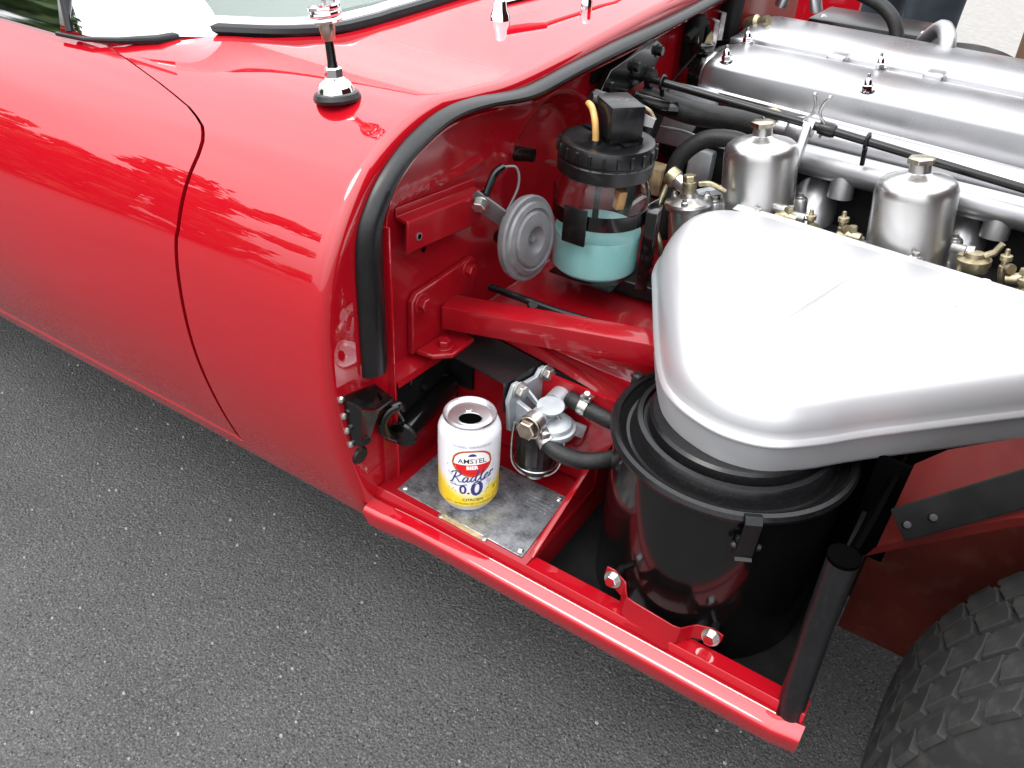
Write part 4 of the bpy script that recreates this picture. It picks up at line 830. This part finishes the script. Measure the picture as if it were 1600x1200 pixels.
b = MB(); b.tube([mo + mx_ * .020 - my_ * .010 + V((0, 0, .659)), mo + mx_ * .030 - my_ * .014 + V((0, 0, .654)), mo + mx_ * .036 - my_ * .018 + V((0, 0, .645))], .0024, 8, smooth=4); part('terminal_wire', b, 'dull_brass', JAR)
# strap, square tab and carrier
b = MB(); rr = RJ + .0025
pts = [jc + V((rr * cos(a), rr * sin(a), .541)) for a in [radians(t) for t in range(192, 392, 8)]]
b.ribbon([pts[0] + V((-.012, .014, .004))] + pts + [pts[-1] + V((.006, .014, .004))], .0085, -.0018); STRAP = part('strap', b, 'black_gloss', JAR, angle=50)
a = radians(270); er_ = V((cos(a), sin(a), 0)); et_ = V((-sin(a), cos(a), 0)); tp = jc + er_ * (RJ + .0052)
b = MB(); b.box(tp + V((0, 0, .537)) + er_ * .001, (.003, .030, .044), (er_, et_, V((0, 0, 1))), ch=.0012); part('square_tab', b, 'plastic', JAR)
b = MB(); a2_ = radians(14); e2 = V((cos(a2_), sin(a2_), 0)); b.box(jc + e2 * (RJ + .0095) + V((0, 0, .500)), (.014, .030, .100), (e2, V((-sin(a2_), cos(a2_), 0)), V((0, 0, 1))), ch=.001); b.box(jc + V((0, 0, zb - .004)), (.085, .070, .003), ch=.001); part('carrier', b, 'black_gloss', JAR)
b = MB(); b.box(jc + V((-.050, -.020, .585)), (.055, .010, .003), (V((.8, -.5, .2)).normalized(), V((.5, .86, 0)).normalized(), V((0, 0, 1))), ch=.001); part('carrier_arm', b, 'steel', JAR)
b = MB(); b.tube([(-.102, .222, .600), (-.080, .226, .602)], [.009, .0075], 14); part('rubber_stop', b, 'black_gloss', JAR)
b = MB(); b.box(jc + V((.030, -.014, .562)), (.012, .010, .022), (V((.8, -.6, 0)), V((.6, .8, 0)), V((.1, 0, 1)).normalized()), ch=.001); part('cork_float', b, 'wood', JAR)
b = MB(); b.tube([jc + V((-.01, .01, .60)), jc + V((-.012, .012, .47))], .004, 10); part('dip_tube', b, 'black_satin', JAR)
def text_mesh(s, size, shear=0, ext=0, bold=0):
    c = bpy.data.curves.new('t', 'FONT'); c.body = s; c.size = size; c.shear = shear; c.align_x = 'CENTER'; c.align_y = 'CENTER'; c.resolution_u = 3; c.offset = bold; c.extrude = ext
    o = bpy.data.objects.new('t', c); COL.objects.link(o); dg = bpy.context.evaluated_depsgraph_get(); me = bpy.data.meshes.new_from_object(o.evaluated_get(dg))
    vs = [v.co.copy() for v in me.vertices]; fs = [list(p.vertices) for p in me.polygons]; bpy.data.objects.remove(o); bpy.data.curves.remove(c); bpy.data.meshes.remove(me); return vs, fs
vs, fs = text_mesh('LUCAS', .0115); b = MB(); b.add([mo - my_ * .004 + V((0, 0, .66395)) + mx_ * v.x + my_ * v.y for v in vs], fs); part('raised_lettering', b, 'black_gloss', JAR, flat=True)

# ---- black shelf plate over the niche and the fuel filter
bs_ = MB(); bs_.add([V(p) for p in ((-.088, .052, .4305), (.0135, .0425, .4305), (.0235, .0985, .4305), (-.072, .112, .4305), (-.088, .052, .4325), (.0135, .0425, .4325), (.0235, .0985, .4325), (-.072, .112, .4325))], [[3, 2, 1, 0], [4, 5, 6, 7], [0, 1, 5, 4], [1, 2, 6, 5], [2, 3, 7, 6], [3, 0, 4, 7]])
bs_.add([V(p) for p in ((.0135, .0425, .4325), (.0235, .0985, .4325), (.0245, .0985, .400), (.0145, .0425, .395), (.0115, .0425, .4300), (.0215, .0985, .4300), (.0225, .0985, .400), (.0125, .0425, .395))], [[0, 1, 2, 3], [7, 6, 5, 4], [0, 3, 7, 4], [1, 5, 6, 2], [2, 6, 7, 3], [0, 4, 5, 1]])
part('filter_shelf', bs_, 'black_satin', bevel=.0008)
fx0 = V((.0545, .060, .402))
k = MB(); ey_ = V((.17, .985, 0)).normalized()
k.prism([(-.020, -.004), (-.022, .010), (-.014, .028), (-.006, .028), (.002, .022), (.022, .022), (.028, .029), (.036, .029), (.041, .022), (.040, .006), (.034, -.016), (.020, -.026), (.006, -.034), (-.010, -.036), (-.018, -.030)], V((.019, .0625, .402)), ey_, (0, 0, 1), .0055)
k.prism([(0, 0), (.030, -.020), (.030, -.026), (0, -.010)], V((.022, .072, .418)), (1, -.1, 0), (0, 0, 1), .0035)
k.prism([(0, 0), (.034, -.012), (.034, -.024), (0, -.034)], V((.022, .058, .408)), (1, 0, 0), (0, 0, 1), .006)
FF = part('fuel_filter', k, 'zinc', bevel=.0012)
for p in ((.0255, .0515, .4245), (.0315, .0955, .4250)):
    b = MB(); b.hexa(p, (.98, -.17, 0), .0075, .007, washer=.010); part('bracket_bolt', b, 'steel', FF, bevel=.0006)
k = MB(); k.tube([fx0 + V((0, -.018, .001)), fx0 + V((0, .016, .001))], .0112, 24); k.tube([fx0 + V((0, .012, .001)), fx0 + V((0, .016, .001)), fx0 + V((0, .017, .001)), fx0 + V((0, .046, .003))], [.0112, .0112, .0128, .0128], 24)
k.lathe([(0, .0085), (.014, .008), (.0205, .0045), (.0225, .0005), (.0255, -.0005), (.0262, -.0035), (.0255, -.0065), (0, -.0065)], V((.064, .060, .391)), (0, 0, 1), 40)
k.lathe([(0, .0), (.013, 0), (.0145, .002), (.0145, .004), (0, .004)], V((.060, .0605, .4105)), (.05, -.1, 1), 28); FH = part('filter_head', k, 'zinc', FF, angle=30)
k = MB(); k.tube([fx0 + V((0, -.018, .001)), fx0 + V((0, -.030, .0005))], .0128, 24); part('inlet_barrel', k, 'steel', FF)
k = MB(); k.lathe([(.0135, 0), (.0135, .0025), (.0120, .003)], fx0 + V((0, -.030, .0005)), (0, -1, 0), 24); k.hexa(fx0 + V((0, -.0325, .0005)), (0, -1, 0), .0112, .008); part('inlet_plug', k, 'brass', FF, bevel=.0006)
bw = V((.0500, .0560, 0)); k = MB(); n_ = 44; rows = []
for (r, z) in ((.0215, .385), (.0225, .380), (.0220, .346), (.0210, .340), (.0200, .332), (.0140, .324), (.0, .323)):
    rib = .0009 if .343 < z < .383 else 0
    rows.append([bw + V(((r + rib * (q % 2)) * cos(2 * pi * q / n_), (r + rib * (q % 2)) * sin(2 * pi * q / n_), z)) for q in range(n_ + 1)])
k.grid(rows); part('sediment_bowl', k, 'plastic', FF, angle=20)
k = MB(); k.lathe([(.0242, .3405), (.0250, .3395), (.0242, .3385)], bw, (0, 0, 1), 36); k.lathe([(0, .318), (.0115, .3185), (.0115, .3215), (0, .3225)], bw, (0, 0, 1), 24); part('bowl_ring', k, 'steel', FF)
k = MB(); k.tube([bw + V((-.024, -.010, .385)), bw + V((-.026, -.010, .360)), bw + V((-.024, -.010, .330)), bw + V((-.012, -.006, .3155)), bw + V((0, 0, .3150)), bw + V((.014, .006, .3185)), bw + V((.025, .010, .337)), bw + V((.027, .010, .380)), bw + V((.020, .008, .400)), bw + V((.010, .004, .4095))], .0014, 8, smooth=6); part('wire_bail', k, 'steel', FF)
k = MB(); k.box(bw + V((.030, .030, .376)), (.020, .004, .018), (V((.9, .3, -.2)).normalized(), V((-.3, .95, 0)).normalized(), V((.2, 0, .97)).normalized()), ch=.001); part('tag', k, 'zinc', FF)
# hoses
k = MB(); k.tube([(.066, .088, .411), (.080, .086, .410), (.115, .088, .404), (.145, .098, .398), (.19, .13, .39)], .0088, 18, smooth=6); part('outlet_hose', k, 'hose', FF)
k = MB(); k.lathe([(.0098, 0), (.0102, .001), (.0102, .009), (.0098, .010)], (.081, .086, .410), (1, 0, -.1), 28); k.box((.088, .084, .4225), (.012, .006, .006), ch=.001); k.hexa((.089, .082, .425), (.2, -.2, 1), .0038, .007); part('hose_clamp', k, 'steel', FF)
k = MB(); k.tube([(.064, .044, .385), (.075, .039, .381), (.092, .038, .378), (.112, .045, .376), (.132, .060, .378), (.16, .10, .38)], .0090, 18, smooth=6); part('inlet_hose', k, 'hose', FF)
k = MB(); k.lathe([(.0100, 0), (.0105, .001), (.0105, .010), (.0100, .011)], (.0640, .0440, .385), (.85, -.40, -.30), 28); k.box((.068, .038, .3955), (.012, .009, .007), (V((.7, -.6, 0)).normalized(), V((.6, .7, 0)).normalized(), V((0, 0, 1))), ch=.0015); k.hexa((.065, .036, .398), (-.3, -.3, 1), .004, .006); part('hose_clamp', k, 'steel', FF)

# ---- wheel-arch frame, rubber flap, splash panel
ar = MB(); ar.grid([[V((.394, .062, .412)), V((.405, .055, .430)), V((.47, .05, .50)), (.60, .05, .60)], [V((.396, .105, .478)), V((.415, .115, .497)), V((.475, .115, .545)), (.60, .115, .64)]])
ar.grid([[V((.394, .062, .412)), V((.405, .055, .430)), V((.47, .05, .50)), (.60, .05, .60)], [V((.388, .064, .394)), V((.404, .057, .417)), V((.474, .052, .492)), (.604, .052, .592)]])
part('arch_flange', ar, 'paint_arch_shade')  # flange colour includes the shade that falls on it
fp_ = MB(); beam(fp_, (.402, .046, .456), (.56, .075, .616), .028, .007, up=(0.1, -.8, .55), ch=.002); FLAP = part('arch_flap', fp_, 'black_dull')
for p in ((.408, .0445, .4615), (.423, .047, .4765)):
    b = MB(); b.lathe([(0, .0035), (.003, .003), (.0045, 0)], p, (.1, -.8, .55), 12); part('rivet', b, 'black_satin', FLAP)
sp_ = MB(); sp_.grid([[V((.39, .16, .20)), V((.55, .16, .20)), V((.9, .16, .20))], [V((.39, .20, .40)), V((.55, .21, .45)), V((.9, .22, .5))]]); sp_.grid([[V((.386, .11, .20)), V((.388, .16, .20))], [V((.386, .11, .46)), V((.388, .22, .46))]])
part('splash_panel', sp_, 'paint_dark')  # arch shade is in the panel's dark colour
iap = MB(); iap.box((.64, .245, .34), (.56, .006, .34)); part('inner_arch_panel', iap, 'black_dull')

# ---- front wheel
WX, WY0, WY1, WZ, WR_ = .772, -.035, .150, .222, .320
wc = V((WX, 0, WZ))
ty = MB(); prof = [(WY0 + .012, .205), (WY0 - .004, .235), (WY0 - .006, .262), (WY0, .288), (WY0 + .010, .303), (WY0 + .022, .3095), (WY0 + .05, .3125), ((WY0 + WY1) / 2, .3140), (WY1 - .05, .3125), (WY1 - .022, .3095), (WY1 - .010, .303), (WY1, .288), (WY1 + .006, .262), (WY1 - .012, .205)]
rows = [[wc + V((r * cos(a), y, r * sin(a))) for a in [2 * pi * q / 120 for q in range(121)]] for y, r in prof]
ty.grid(rows); WHEEL = part('front_wheel', ty, 'tyre', angle=50)
tr_ = MB(); rowsy = [(-.078, .019, .028, 0), (-.050, .028, .034, .5), (-.018, .029, .034, 0), (.018, .029, .034, .5), (.050, .028, .034, 0), (.078, .019, .028, .5)]
blocks = []
NBK = 54; ym = (WY0 + WY1) / 2
nproto = 0
for q in range(NBK):
    for (yo, wy, lx, ph) in rowsy:
        a = 2 * pi * (q + ph) / NBK
        if not (.18 * pi < a < 1.25 * pi): continue
        er_ = V((cos(a), 0, sin(a))); et_ = V((-sin(a), 0, cos(a))); y = ym + yo
        rb_ = .3125 - .020 * (abs(yo) / .0925) ** 4
        # chevron-shaped tread block
        s = 1 if yo < 0 else -1; hw, hl = wy / 2 * 1.0, lx / 2 * .87
        poly = [(-hw, -hl + .004 * s), (0, -hl - .002), (hw, -hl - .004 * s), (hw, hl - .008 * s * .5), (hw * .2, hl + .004), (-hw, hl + .004 * s)]
        m = MB(); c = wc + er_ * (rb_ - .002) + V((0, y, 0)); nrm = (er_ + V((0, 1, 0)) * .25 * (yo / .09) ** 3).normalized(); ey2 = V((0, 1, 0)); ey2 = (ey2 - ey2.dot(nrm) * nrm).normalized(); t2 = nrm.cross(ey2)
        low = [c + ey2 * p * 1.06 + t2 * r * 1.06 for p, r in poly]; mid = [c + nrm * .0066 + ey2 * p + t2 * r for p, r in poly]; top = [c + nrm * .0076 + ey2 * p * .90 + t2 * r * .94 for p, r in poly]
        n = 6; m.add(low + mid + top, [[i, (i + 1) % n, n + (i + 1) % n, n + i] for i in range(n)] + [[n + i, n + (i + 1) % n, 2 * n + (i + 1) % n, 2 * n + i] for i in range(n)] + [[12 + i for i in range(6)]])
        blocks.append(m)
for m in blocks: build('tread_block', m, 'tyre', WHEEL, flat=True)
rim = MB(); rim.lathe([(.208, -WY0 - .012 - .02), (.212, -WY0 - .008), (.204, -WY0 - .006), (.196, -WY0 - .014), (.17, -WY0 - .03), (.06, -WY0 - .012), (.035, -WY0 + .02), (0, -WY0 + .022)], wc, (0, -1, 0), 60); rim.lathe([(.205, -WY1 + .01), (.17, -WY1 + .03), (0, -WY1 + .04)], wc, (0, -1, 0), 48); part('rim', rim, 'chrome', WHEEL)

# ---- the bonnet, hinged forward at the nose and standing open ahead of the wheel, unseen, set close to shade the arch
bo = MB(); rows = []
for k in range(25):
    t = k / 24; zz = .10 + 1.62 * t; xx = 1.48 - .26 * sm(t); r = []
    for j in range(33):
        a = pi * j / 32; dep = .60 - .16 * sm((t - .6) / .4)
        cy, hw = .72, .87 - .10 * sm((.25 - t) / .25); e = .42
        yy = cy - hw * math.copysign(abs(cos(a)) ** e, cos(a)); r.append(V((xx - dep + dep * abs(sin(a)) ** e + .02, yy, zz)))
    rows.append(r)
bo.grid(rows); BON = part('unseen_open_bonnet', bo, 'paint_dark', angle=60); so_ = BON.modifiers.new('solid', 'SOLIDIFY'); so_.thickness = .012

# ================================================================== THE CAN
CZ = .3017
CAN = thing('drinks_can', (0, 0, CZ), 'opened white and yellow drinks can standing on the scuffed metal plate', 'can')
k = MB(); cp = [(.0235, .004), (.0255, .0005), (.0265, 0), (.0272, .0008), (.0285, .0035), (.0315, .0085), (.0328, .0115), (.0331, .015), (.0331, .094), (.0326, .0975), (.0312, .1015), (.0285, .1065), (.0272, .1085), (.0268, .1100)]
k.lathe(cp, (0, 0, CZ), (0, 0, 1), 80)
# mesh origin is its bbox centre -> the print fades in object space
CB = build('can_body', k, 'can', CAN, angle=45)
k = MB(); k.lathe([(.0266, .1095), (.0276, .1108), (.0278, .1122), (.0272, .1133), (.0262, .1132), (.0256, .1122), (.0252, .1105), (.0246, .1090), (.0238, .1092), (.0226, .1104), (.0200, .1108), (0, .1108)], (0, 0, CZ), (0, 0, 1), 72); CL = build('can_lid', k, 'can_metal', CAN, angle=40)
k = MB(); aa = [2 * pi * q / 28 for q in range(28)]; vx, vy = V((.82, .57, 0)), V((-.57, .82, 0)); mc = V((.0050, -.0065, CZ + .11095))
k.add([mc + vx * .0118 * cos(a) + vy * .0092 * sin(a) for a in aa], [list(range(28))]); build('mouth_opening', k, 'hole_shade', CL, flat=True)
k = MB(); k.tube([mc + vx * .0126 * cos(a) + vy * .0100 * sin(a) + V((0, 0, .0001)) for a in aa], .0007, 6, closed=True)
k.lathe([(0, .0010), (.0025, .0009), (.0036, 0)], (-.005, .004, CZ + .1108), (0, 0, 1), 14); build('lid_beading', k, 'can_metal', CL)
# print on the can, wrapped on the cylinder; th0 faces the camera
TH0 = atan2(-.552, .391) + radians(6)
def wrap(vs, u0, h0, off): 
    out = []
    for v in vs:
        th = TH0 + (v.x + u0) / .0331; r = .0331 + off; out.append(V((r * cos(th), r * sin(th), CZ + h0 + v.y)))
    return out
def ctext(name, s, size, u0, h0, m, shear=0, bold=0, off=.00022, arc=0):
    vs, fs = text_mesh(s, size, shear, 0, bold)
    if arc: vs = [V((v.x, v.y + arc * v.x * v.x, 0)) for v in vs]
    k = MB(); k.add(wrap(vs, u0, h0, off), fs); build(name, k, m, CB, flat=True)
def cpoly(name, poly, u0, h0, m, off):
    # polygon split in columns so that it follows the curve: poly = list of (u, top, bottom)
    k = MB(); k.grid([wrap([V((u, t, 0)), V((u, b, 0))], u0, h0, off) for u, t, b in poly]); build(name, k, m, CB, flat=True)
def oval(a, b, lo=-1, hi=1, n=26, squash=1.0):
    out = []
    for q in range(n + 1):
        u = -a + 2 * a * q / n; t = b * (1 - min(1, abs(u / a)) ** 2.6) ** .5; d = -b * (1 - min(1, abs(u / a)) ** 2.0) ** .62; out.append((u, min(t, hi), max(min(d, hi), lo)))
    return out
EO = .0710
cpoly('badge_border', oval(.0222, .0178), 0, EO, 'ink_gold', .00008)
cpoly('badge_red', oval(.0212, .0169), 0, EO, 'ink_red', .00012)
cpoly('badge_gold_line', oval(.0202, .0160), 0, EO, 'ink_gold', .00016)
wh = [(u, t, max(d, -.0012)) for u, t, d in oval(.0197, .0156)]; cpoly('badge_white', wh, 0, EO, 'ink_white', .0002)
rd = [(u, -.0012, min(d, -.0012)) for u, t, d in oval(.0197, .0156)]; cpoly('badge_lower_red', rd, 0, EO, 'ink_red', .0002)
ctext('brand_lettering', 'AMSTEL', .0086, 0, EO + .0036, 'ink_black', 0, .0001, .00026, -4)
ctext('bier_lettering', 'BIER', .0064, 0, EO - .0052, 'ink_white', 0, .0003, .00026)
cr2 = [(-.0042 + .0084 * q / 8, .0022 * (1 - ((q - 4) / 4) ** 2) + .0004, -.0010) for q in range(9)]; cpoly('crest', cr2, 0, EO + .0112, 'ink_navy', .00026)
# hand-drawn script word
def stroke(name, lines, u0, h0, w, m, sc):
    k = MB()
    for ln in lines:
        P = spline([V((x, y, 0)) for x, y in ln], 5); n = len(P)
        L_, R_ = [], []
        for i, p in enumerate(P):
            t = (P[min(i + 1, n - 1)] - P[max(i - 1, 0)]); t = t.normalized() if t.length else V((1, 0, 0)); nn = V((-t.y, t.x, 0)); ww = w * (.55 + .6 * abs(t.y)); L_.append((p + nn * ww) * sc); R_.append((p - nn * ww) * sc)
        k.grid([wrap(L_, u0, h0, .0003), wrap(R_, u0, h0, .0003)])
    build(name, k, m, CB, flat=True)
SC = [[(.35, 2.05), (.1, 1.75), (.5, 2.2), (1.35, 2.3), (1.75, 1.85), (1.3, 1.25), (.75, 1.1)], [(.95, 2.15), (.75, 1.2), (.45, .1), (.1, -.2)], [(.8, 1.15), (1.25, .7), (1.7, .05), (2.15, .15)],
      [(2.95, .95), (2.5, 1.0), (2.2, .45), (2.45, .0), (2.85, .45), (3.0, 1.0)], [(2.98, .95), (2.9, .3), (3.1, .02), (3.45, .35)],
      [(4.2, .95), (3.75, 1.0), (3.45, .45), (3.7, .0), (4.1, .45), (4.35, 1.3), (4.5, 2.25)], [(4.42, 1.9), (4.2, .7), (4.25, .1), (4.55, .05), (4.85, .4)],
      [(4.80, .3), (5.2, 1.4), (5.32, 2.2)], [(5.30, 2.2), (5.05, 1.0), (5.08, .15), (5.35, .03), (5.7, .4)],
      [(5.7, .42), (6.1, .6), (6.25, .95), (5.95, 1.05), (5.68, .5), (5.9, .02), (6.35, .15), (6.6, .45)],
      [(6.75, 1.1), (6.62, .5), (6.5, .0)], [(6.62, .55), (6.9, .95), (7.15, 1.05), (7.3, .85)], [(.2, -.45), (1.6, -.7), (3.0, -.5)], [(4.2, -.35), (5.6, -.1), (7.0, .30)]]
SCt = [[(x - 3.65 + y * .12, y - .9 + (x - 3.65) * .12) for x, y in ln] for ln in SC]
stroke('script_lettering', SCt, -.0002, .0530, .105, 'ink_navy', .0066)
vs, fs = text_mesh('0.', .0165, 0, 0, .0003); k = MB(); k.add(wrap(vs, -.0075, .0350, .00026), fs); build('number_lettering', k, 'ink_navy', CB, flat=True)
vs, fs = text_mesh('0', .0270, .06, 0, .0007); k = MB(); k.add(wrap(vs, .0050, .0360, .00026), fs); build('number_lettering', k, 'ink_navy', CB, flat=True)
ctext('percent_lettering', '%', .0095, .0180, .0430, 'ink_grey', .15)
ctext('citroen_lettering', 'CITROEN', .0052, .0015, .0212, 'ink_black', 0, .00005, arc=0)
ctext('small_lettering', 'ALCOHOLVRIJ BIER MET CITROENSAP 0.0%', .0030, .0, .0155, 'ink_black')
ctext('foot_lettering', 'HET NATUURLIJKE BIER MET CITROEN', .0026, .0, .0117, 'ink_grey', off=-.0001)
ctext('top_lettering', 'DUBBEL VERFRISSEND', .0042, .0, .0930, 'ink_grey')
k = MB(); lem = [(.0085 * cos(a), .0070 * sin(a)) for a in [2 * pi * q / 24 for q in range(24)]]; k.add(wrap([V((x, y, 0)) for x, y in lem] + [V((0, 0, 0))], .0235, .0300, .00018), [[q, (q + 1) % 24, 24] for q in range(24)]); build('lemon_print', k, 'ink_yellow', CB, flat=True)
k = MB(); lf = [(-.0012, -.003), (.0006, -.0012), (.002, .0022), (.0022, .0034), (.0004, .0018), (-.001, -.0006)]; k.add(wrap([V((x, y, 0)) for x, y in lf], .0270, .0315, .00024), [list(range(6))]); build('leaf_print', k, 'ink_green', CB, flat=True)
k = MB()
for q in range(34):
    u = random.choice((-1, 1)) * random.uniform(.0165, .0275); hh = random.uniform(.030, .075); r = random.uniform(.0004, .0009)
    k.add(wrap([V((r * cos(a), r * sin(a) * 1.3, 0)) for a in [2 * pi * e / 7 for e in range(7)]], u, hh, .0002), [list(range(7))])
build('bubble_print', k, 'ink_grey', CB, flat=True, kind='stuff')

# ================================================================== people beyond the car
def person(loc, face, label, trouser, top):
    P = thing('person', loc, label, 'person'); L0 = V(loc); ca, sa = cos(face), sin(face)
    def w(x, y, z): return V((L0.x + x * ca - y * sa, L0.y + x * sa + y * ca, L0.z + z))     # x = forward, y = left
    def skinmesh(name, verts, edges, radii, m, lv=2):
        me = bpy.data.meshes.new(name); c = w(0, 0, .9); me.from_pydata([w(*v) - c for v in verts], edges, [])
        o = bpy.data.objects.new(name, me); COL.objects.link(o); o.parent = P; o.location = c - L0; WLOC[o.name] = c; me.materials.append(M[m])
        o.modifiers.new('skin', 'SKIN'); s = o.modifiers.new('sub', 'SUBSURF'); s.levels = lv; s.render_levels = lv
        for i, r in enumerate(radii): me.skin_vertices[0].data[i].radius = r if isinstance(r, tuple) else (r, r)
        me.skin_vertices[0].data[0].use_root = True; o.modifiers['skin'].use_smooth_shade = True; return o
    # one continuous body
    bv = [(0, 0, .95), (0, 0, 1.12), (.01, 0, 1.32), (0, 0, 1.47), (.015, 0, 1.55), (.03, 0, 1.64), (.025, 0, 1.73)]
    be = [(0, 1), (1, 2), (2, 3), (3, 4), (4, 5), (5, 6)]; br = [(.15, .11), (.14, .10), (.17, .115), (.10, .08), .055, (.075, .095), (.065, .08)]
    for s in (-1, 1):
        n = len(bv); bv += [(0, s * .095, .86), (.015, s * .10, .50), (-.01, s * .105, .10), (.05, s * .11, .045), (.17, s * .12, .035)]; be += [(0, n), (n, n + 1), (n + 1, n + 2), (n + 2, n + 3), (n + 3, n + 4)]; br += [.09, .062, .045, .045, .035]
        n = len(bv); bv += [(0, s * .19, 1.43), (-.01, s * .235, 1.17), (.06, s * .235, .92), (.08, s * .23, .83)]; be += [(3, n), (n, n + 1), (n + 1, n + 2), (n + 2, n + 3)]; br += [.062, .045, .034, .03]
        h0 = n + 3
        for f, (dx, ln) in enumerate(((.03, .07), (.012, .085), (-.008, .08), (-.025, .065))):
            n = len(bv); bv += [(.08 + dx, s * .232, .79), (.085 + dx, s * .226, .79 - ln * .6), (.092 + dx, s * .215, .79 - ln)]; be += [(h0, n), (n, n + 1), (n + 1, n + 2)]; br += [.011, .009, .008]
        n = len(bv); bv += [(.115, s * .222, .80), (.128, s * .21, .765)]; be += [(h0, n), (n, n + 1)]; br += [.012, .009]
    skinmesh('body', bv, be, br, 'skin')
    tv = [(0, 0, 1.0), (0, 0, .93)]; te = [(0, 1)]; tr2 = [(.165, .125), (.172, .135)]
    for s in (-1, 1):
        n = len(tv); tv += [(0, s * .10, .84), (.02, s * .105, .52), (0, s * .108, .30), (-.005, s * .11, .09)]; te += [(1, n), (n, n + 1), (n + 1, n + 2), (n + 2, n + 3)]; tr2 += [.112, .088, .078, .072]
    skinmesh('trousers', tv, te, tr2, trouser)
    sv = [(0, 0, .93), (0, 0, 1.12), (.01, 0, 1.32), (0, 0, 1.45), (.01, 0, 1.50)]; se = [(0, 1), (1, 2), (2, 3), (3, 4)]; sr2 = [(.175, .14), (.165, .125), (.185, .135), (.12, .095), .07]
    for s in (-1, 1):
        n = len(sv); sv += [(0, s * .19, 1.435), (-.01, s * .237, 1.18), (.05, s * .237, .96)]; se += [(3, n), (n, n + 1), (n + 1, n + 2)]; sr2 += [.075, .058, .045]
    skinmesh('shirt', sv, se, sr2, top)
    for s in (-1, 1): skinmesh('shoe', [(-.05, s * .11, .045), (.06, s * .112, .045), (.18, s * .12, .038), (.21, s * .122, .034)], [(0, 1), (1, 2), (2, 3)], [.046, .05, .045, .03], 'shoe')
    skinmesh('hair', [(-.02, 0, 1.66), (-.02, 0, 1.73), (.02, 0, 1.775), (.07, 0, 1.765)], [(0, 1), (1, 2), (2, 3)], [(.085, .07), (.09, .08), (.075, .07), (.05, .03)], 'hair')
    for s in (-1, 1): skinmesh('ear', [(.015, s * .076, 1.655), (.012, s * .083, 1.69)], [(0, 1)], [.012, .014], 'skin', 1); skinmesh('eye', [(.112, s * .03, 1.685), (.118, s * .03, 1.685)], [(0, 1)], [.009, .006], 'ink_black', 1)
    skinmesh('nose', [(.115, 0, 1.685), (.135, 0, 1.655), (.125, 0, 1.645)], [(0, 1), (1, 2)], [.008, .013, .012], 'skin', 1); skinmesh('mouth', [(.118, -.022, 1.615), (.124, 0, 1.614), (.118, .022, 1.615)], [(0, 1), (1, 2)], [.004, .006, .004], 'ink_red', 1)
person((-.13, 2.6, GZ + .012), radians(-120), 'person in dark blue jeans standing beyond the engine bay', 'denim', 'shirt')
person((.405, 2.55, GZ + .012), radians(-88), 'person in brown trousers standing at the far right beyond the engine', 'brown_cloth', 'shirt')

# ================================================================== hedge and trees behind the photographer (seen mirrored in the paint)
HEDGE = thing('hedge', (-15.7, -6.4, GZ), 'tall leafy green hedge row along the roadside behind the photographer', 'hedge')
def bush(loc, H, R, seed):
    rnd = random.Random(seed); L0 = V(loc)
    k = MB(); k.tube([L0, L0 + V((.05, 0, H * .35)), L0 + V((0, .08, H * .8))], [.16, .11, .04], 10, smooth=3)
    for q in range(7):
        a = rnd.uniform(0, 6.28); z = H * rnd.uniform(.2, .7); k.tube([L0 + V((0, 0, z)), L0 + V((cos(a) * R * .6, sin(a) * R * .6, z + H * .15))], [.05, .015], 6)
    T = build('trunk', k, 'bark', HEDGE)
    k = MB()
    cl = [(rnd.uniform(0, 6.28), rnd.uniform(0, 1), rnd.uniform(.35, 1)) for _ in range(60)]
    for a, h, rr in cl:
        c = L0 + V((cos(a) * R * rr * (1 - .35 * h), sin(a) * R * rr * (1 - .35 * h), H * (.06 + .92 * h))); cr = rnd.uniform(.25, .5) * R * .6
        for _ in range(70):
            d = V((rnd.gauss(0, 1), rnd.gauss(0, 1), rnd.gauss(0, 1))).normalized(); p = c + d * cr * rnd.uniform(.5, 1); u, w2, n = frame(d + V((rnd.uniform(-.6, .6), rnd.uniform(-.6, .6), rnd.uniform(-.3, .6)))); s = rnd.uniform(.10, .19)
            k.add([p - u * s, p + w2 * s * .6, p + u * s, p - w2 * s * .6], [[0, 1, 2, 3]])
    build('crown', k, 'leaf', HEDGE, flat=True)
for q in range(7):
    bush((-22.0 + q * 2.35, -6.4 + .5 * sin(q * 2.1), GZ), (4.0, 4.6, 3.9, 4.4, 5.0, 4.2, 4.5)[q], 1.75, 40 + q)

# loose pale chippings on the asphalt
rnd = random.Random(5); k = MB()
for q in range(800):
    x, y = rnd.uniform(-1.3, .9), rnd.uniform(-.55, .25); r = .0009 * rnd.choice((1, 1, 1, 1.4, 1.4, 2, 2.8, 3.4)) ; a = rnd.uniform(0, 6.28); h = r * .9; st_ = rnd.uniform(.6, 1)
    P = [V((x + cos(a + t) * r * rnd.uniform(.8, 1.2), y + sin(a + t) * r * st_ * rnd.uniform(.8, 1.2), GZ + .0002)) for t in (0, 1.25, 2.5, 3.75, 5.0)]
    k.add(P + [V((p.x * .7 + x * .3, p.y * .7 + y * .3, GZ + h)) for p in P], [[i, (i + 1) % 5, 5 + (i + 1) % 5, 5 + i] for i in range(5)] + [[5, 6, 7, 8, 9]], 0 if rnd.random() < .6 else 1)
M['chip_pale'] = mat('pale_stone_chip', (0.30, 0.29, 0.275), 0.8); M['chip_grey'] = mat('grey_stone_chip', (0.13, 0.125, 0.115), 0.8)
g = build('stone_chippings', k, ['chip_pale', 'chip_grey'], label='loose pale stone chippings scattered over the dark asphalt', kind='stuff', cat='chippings', flat=True)
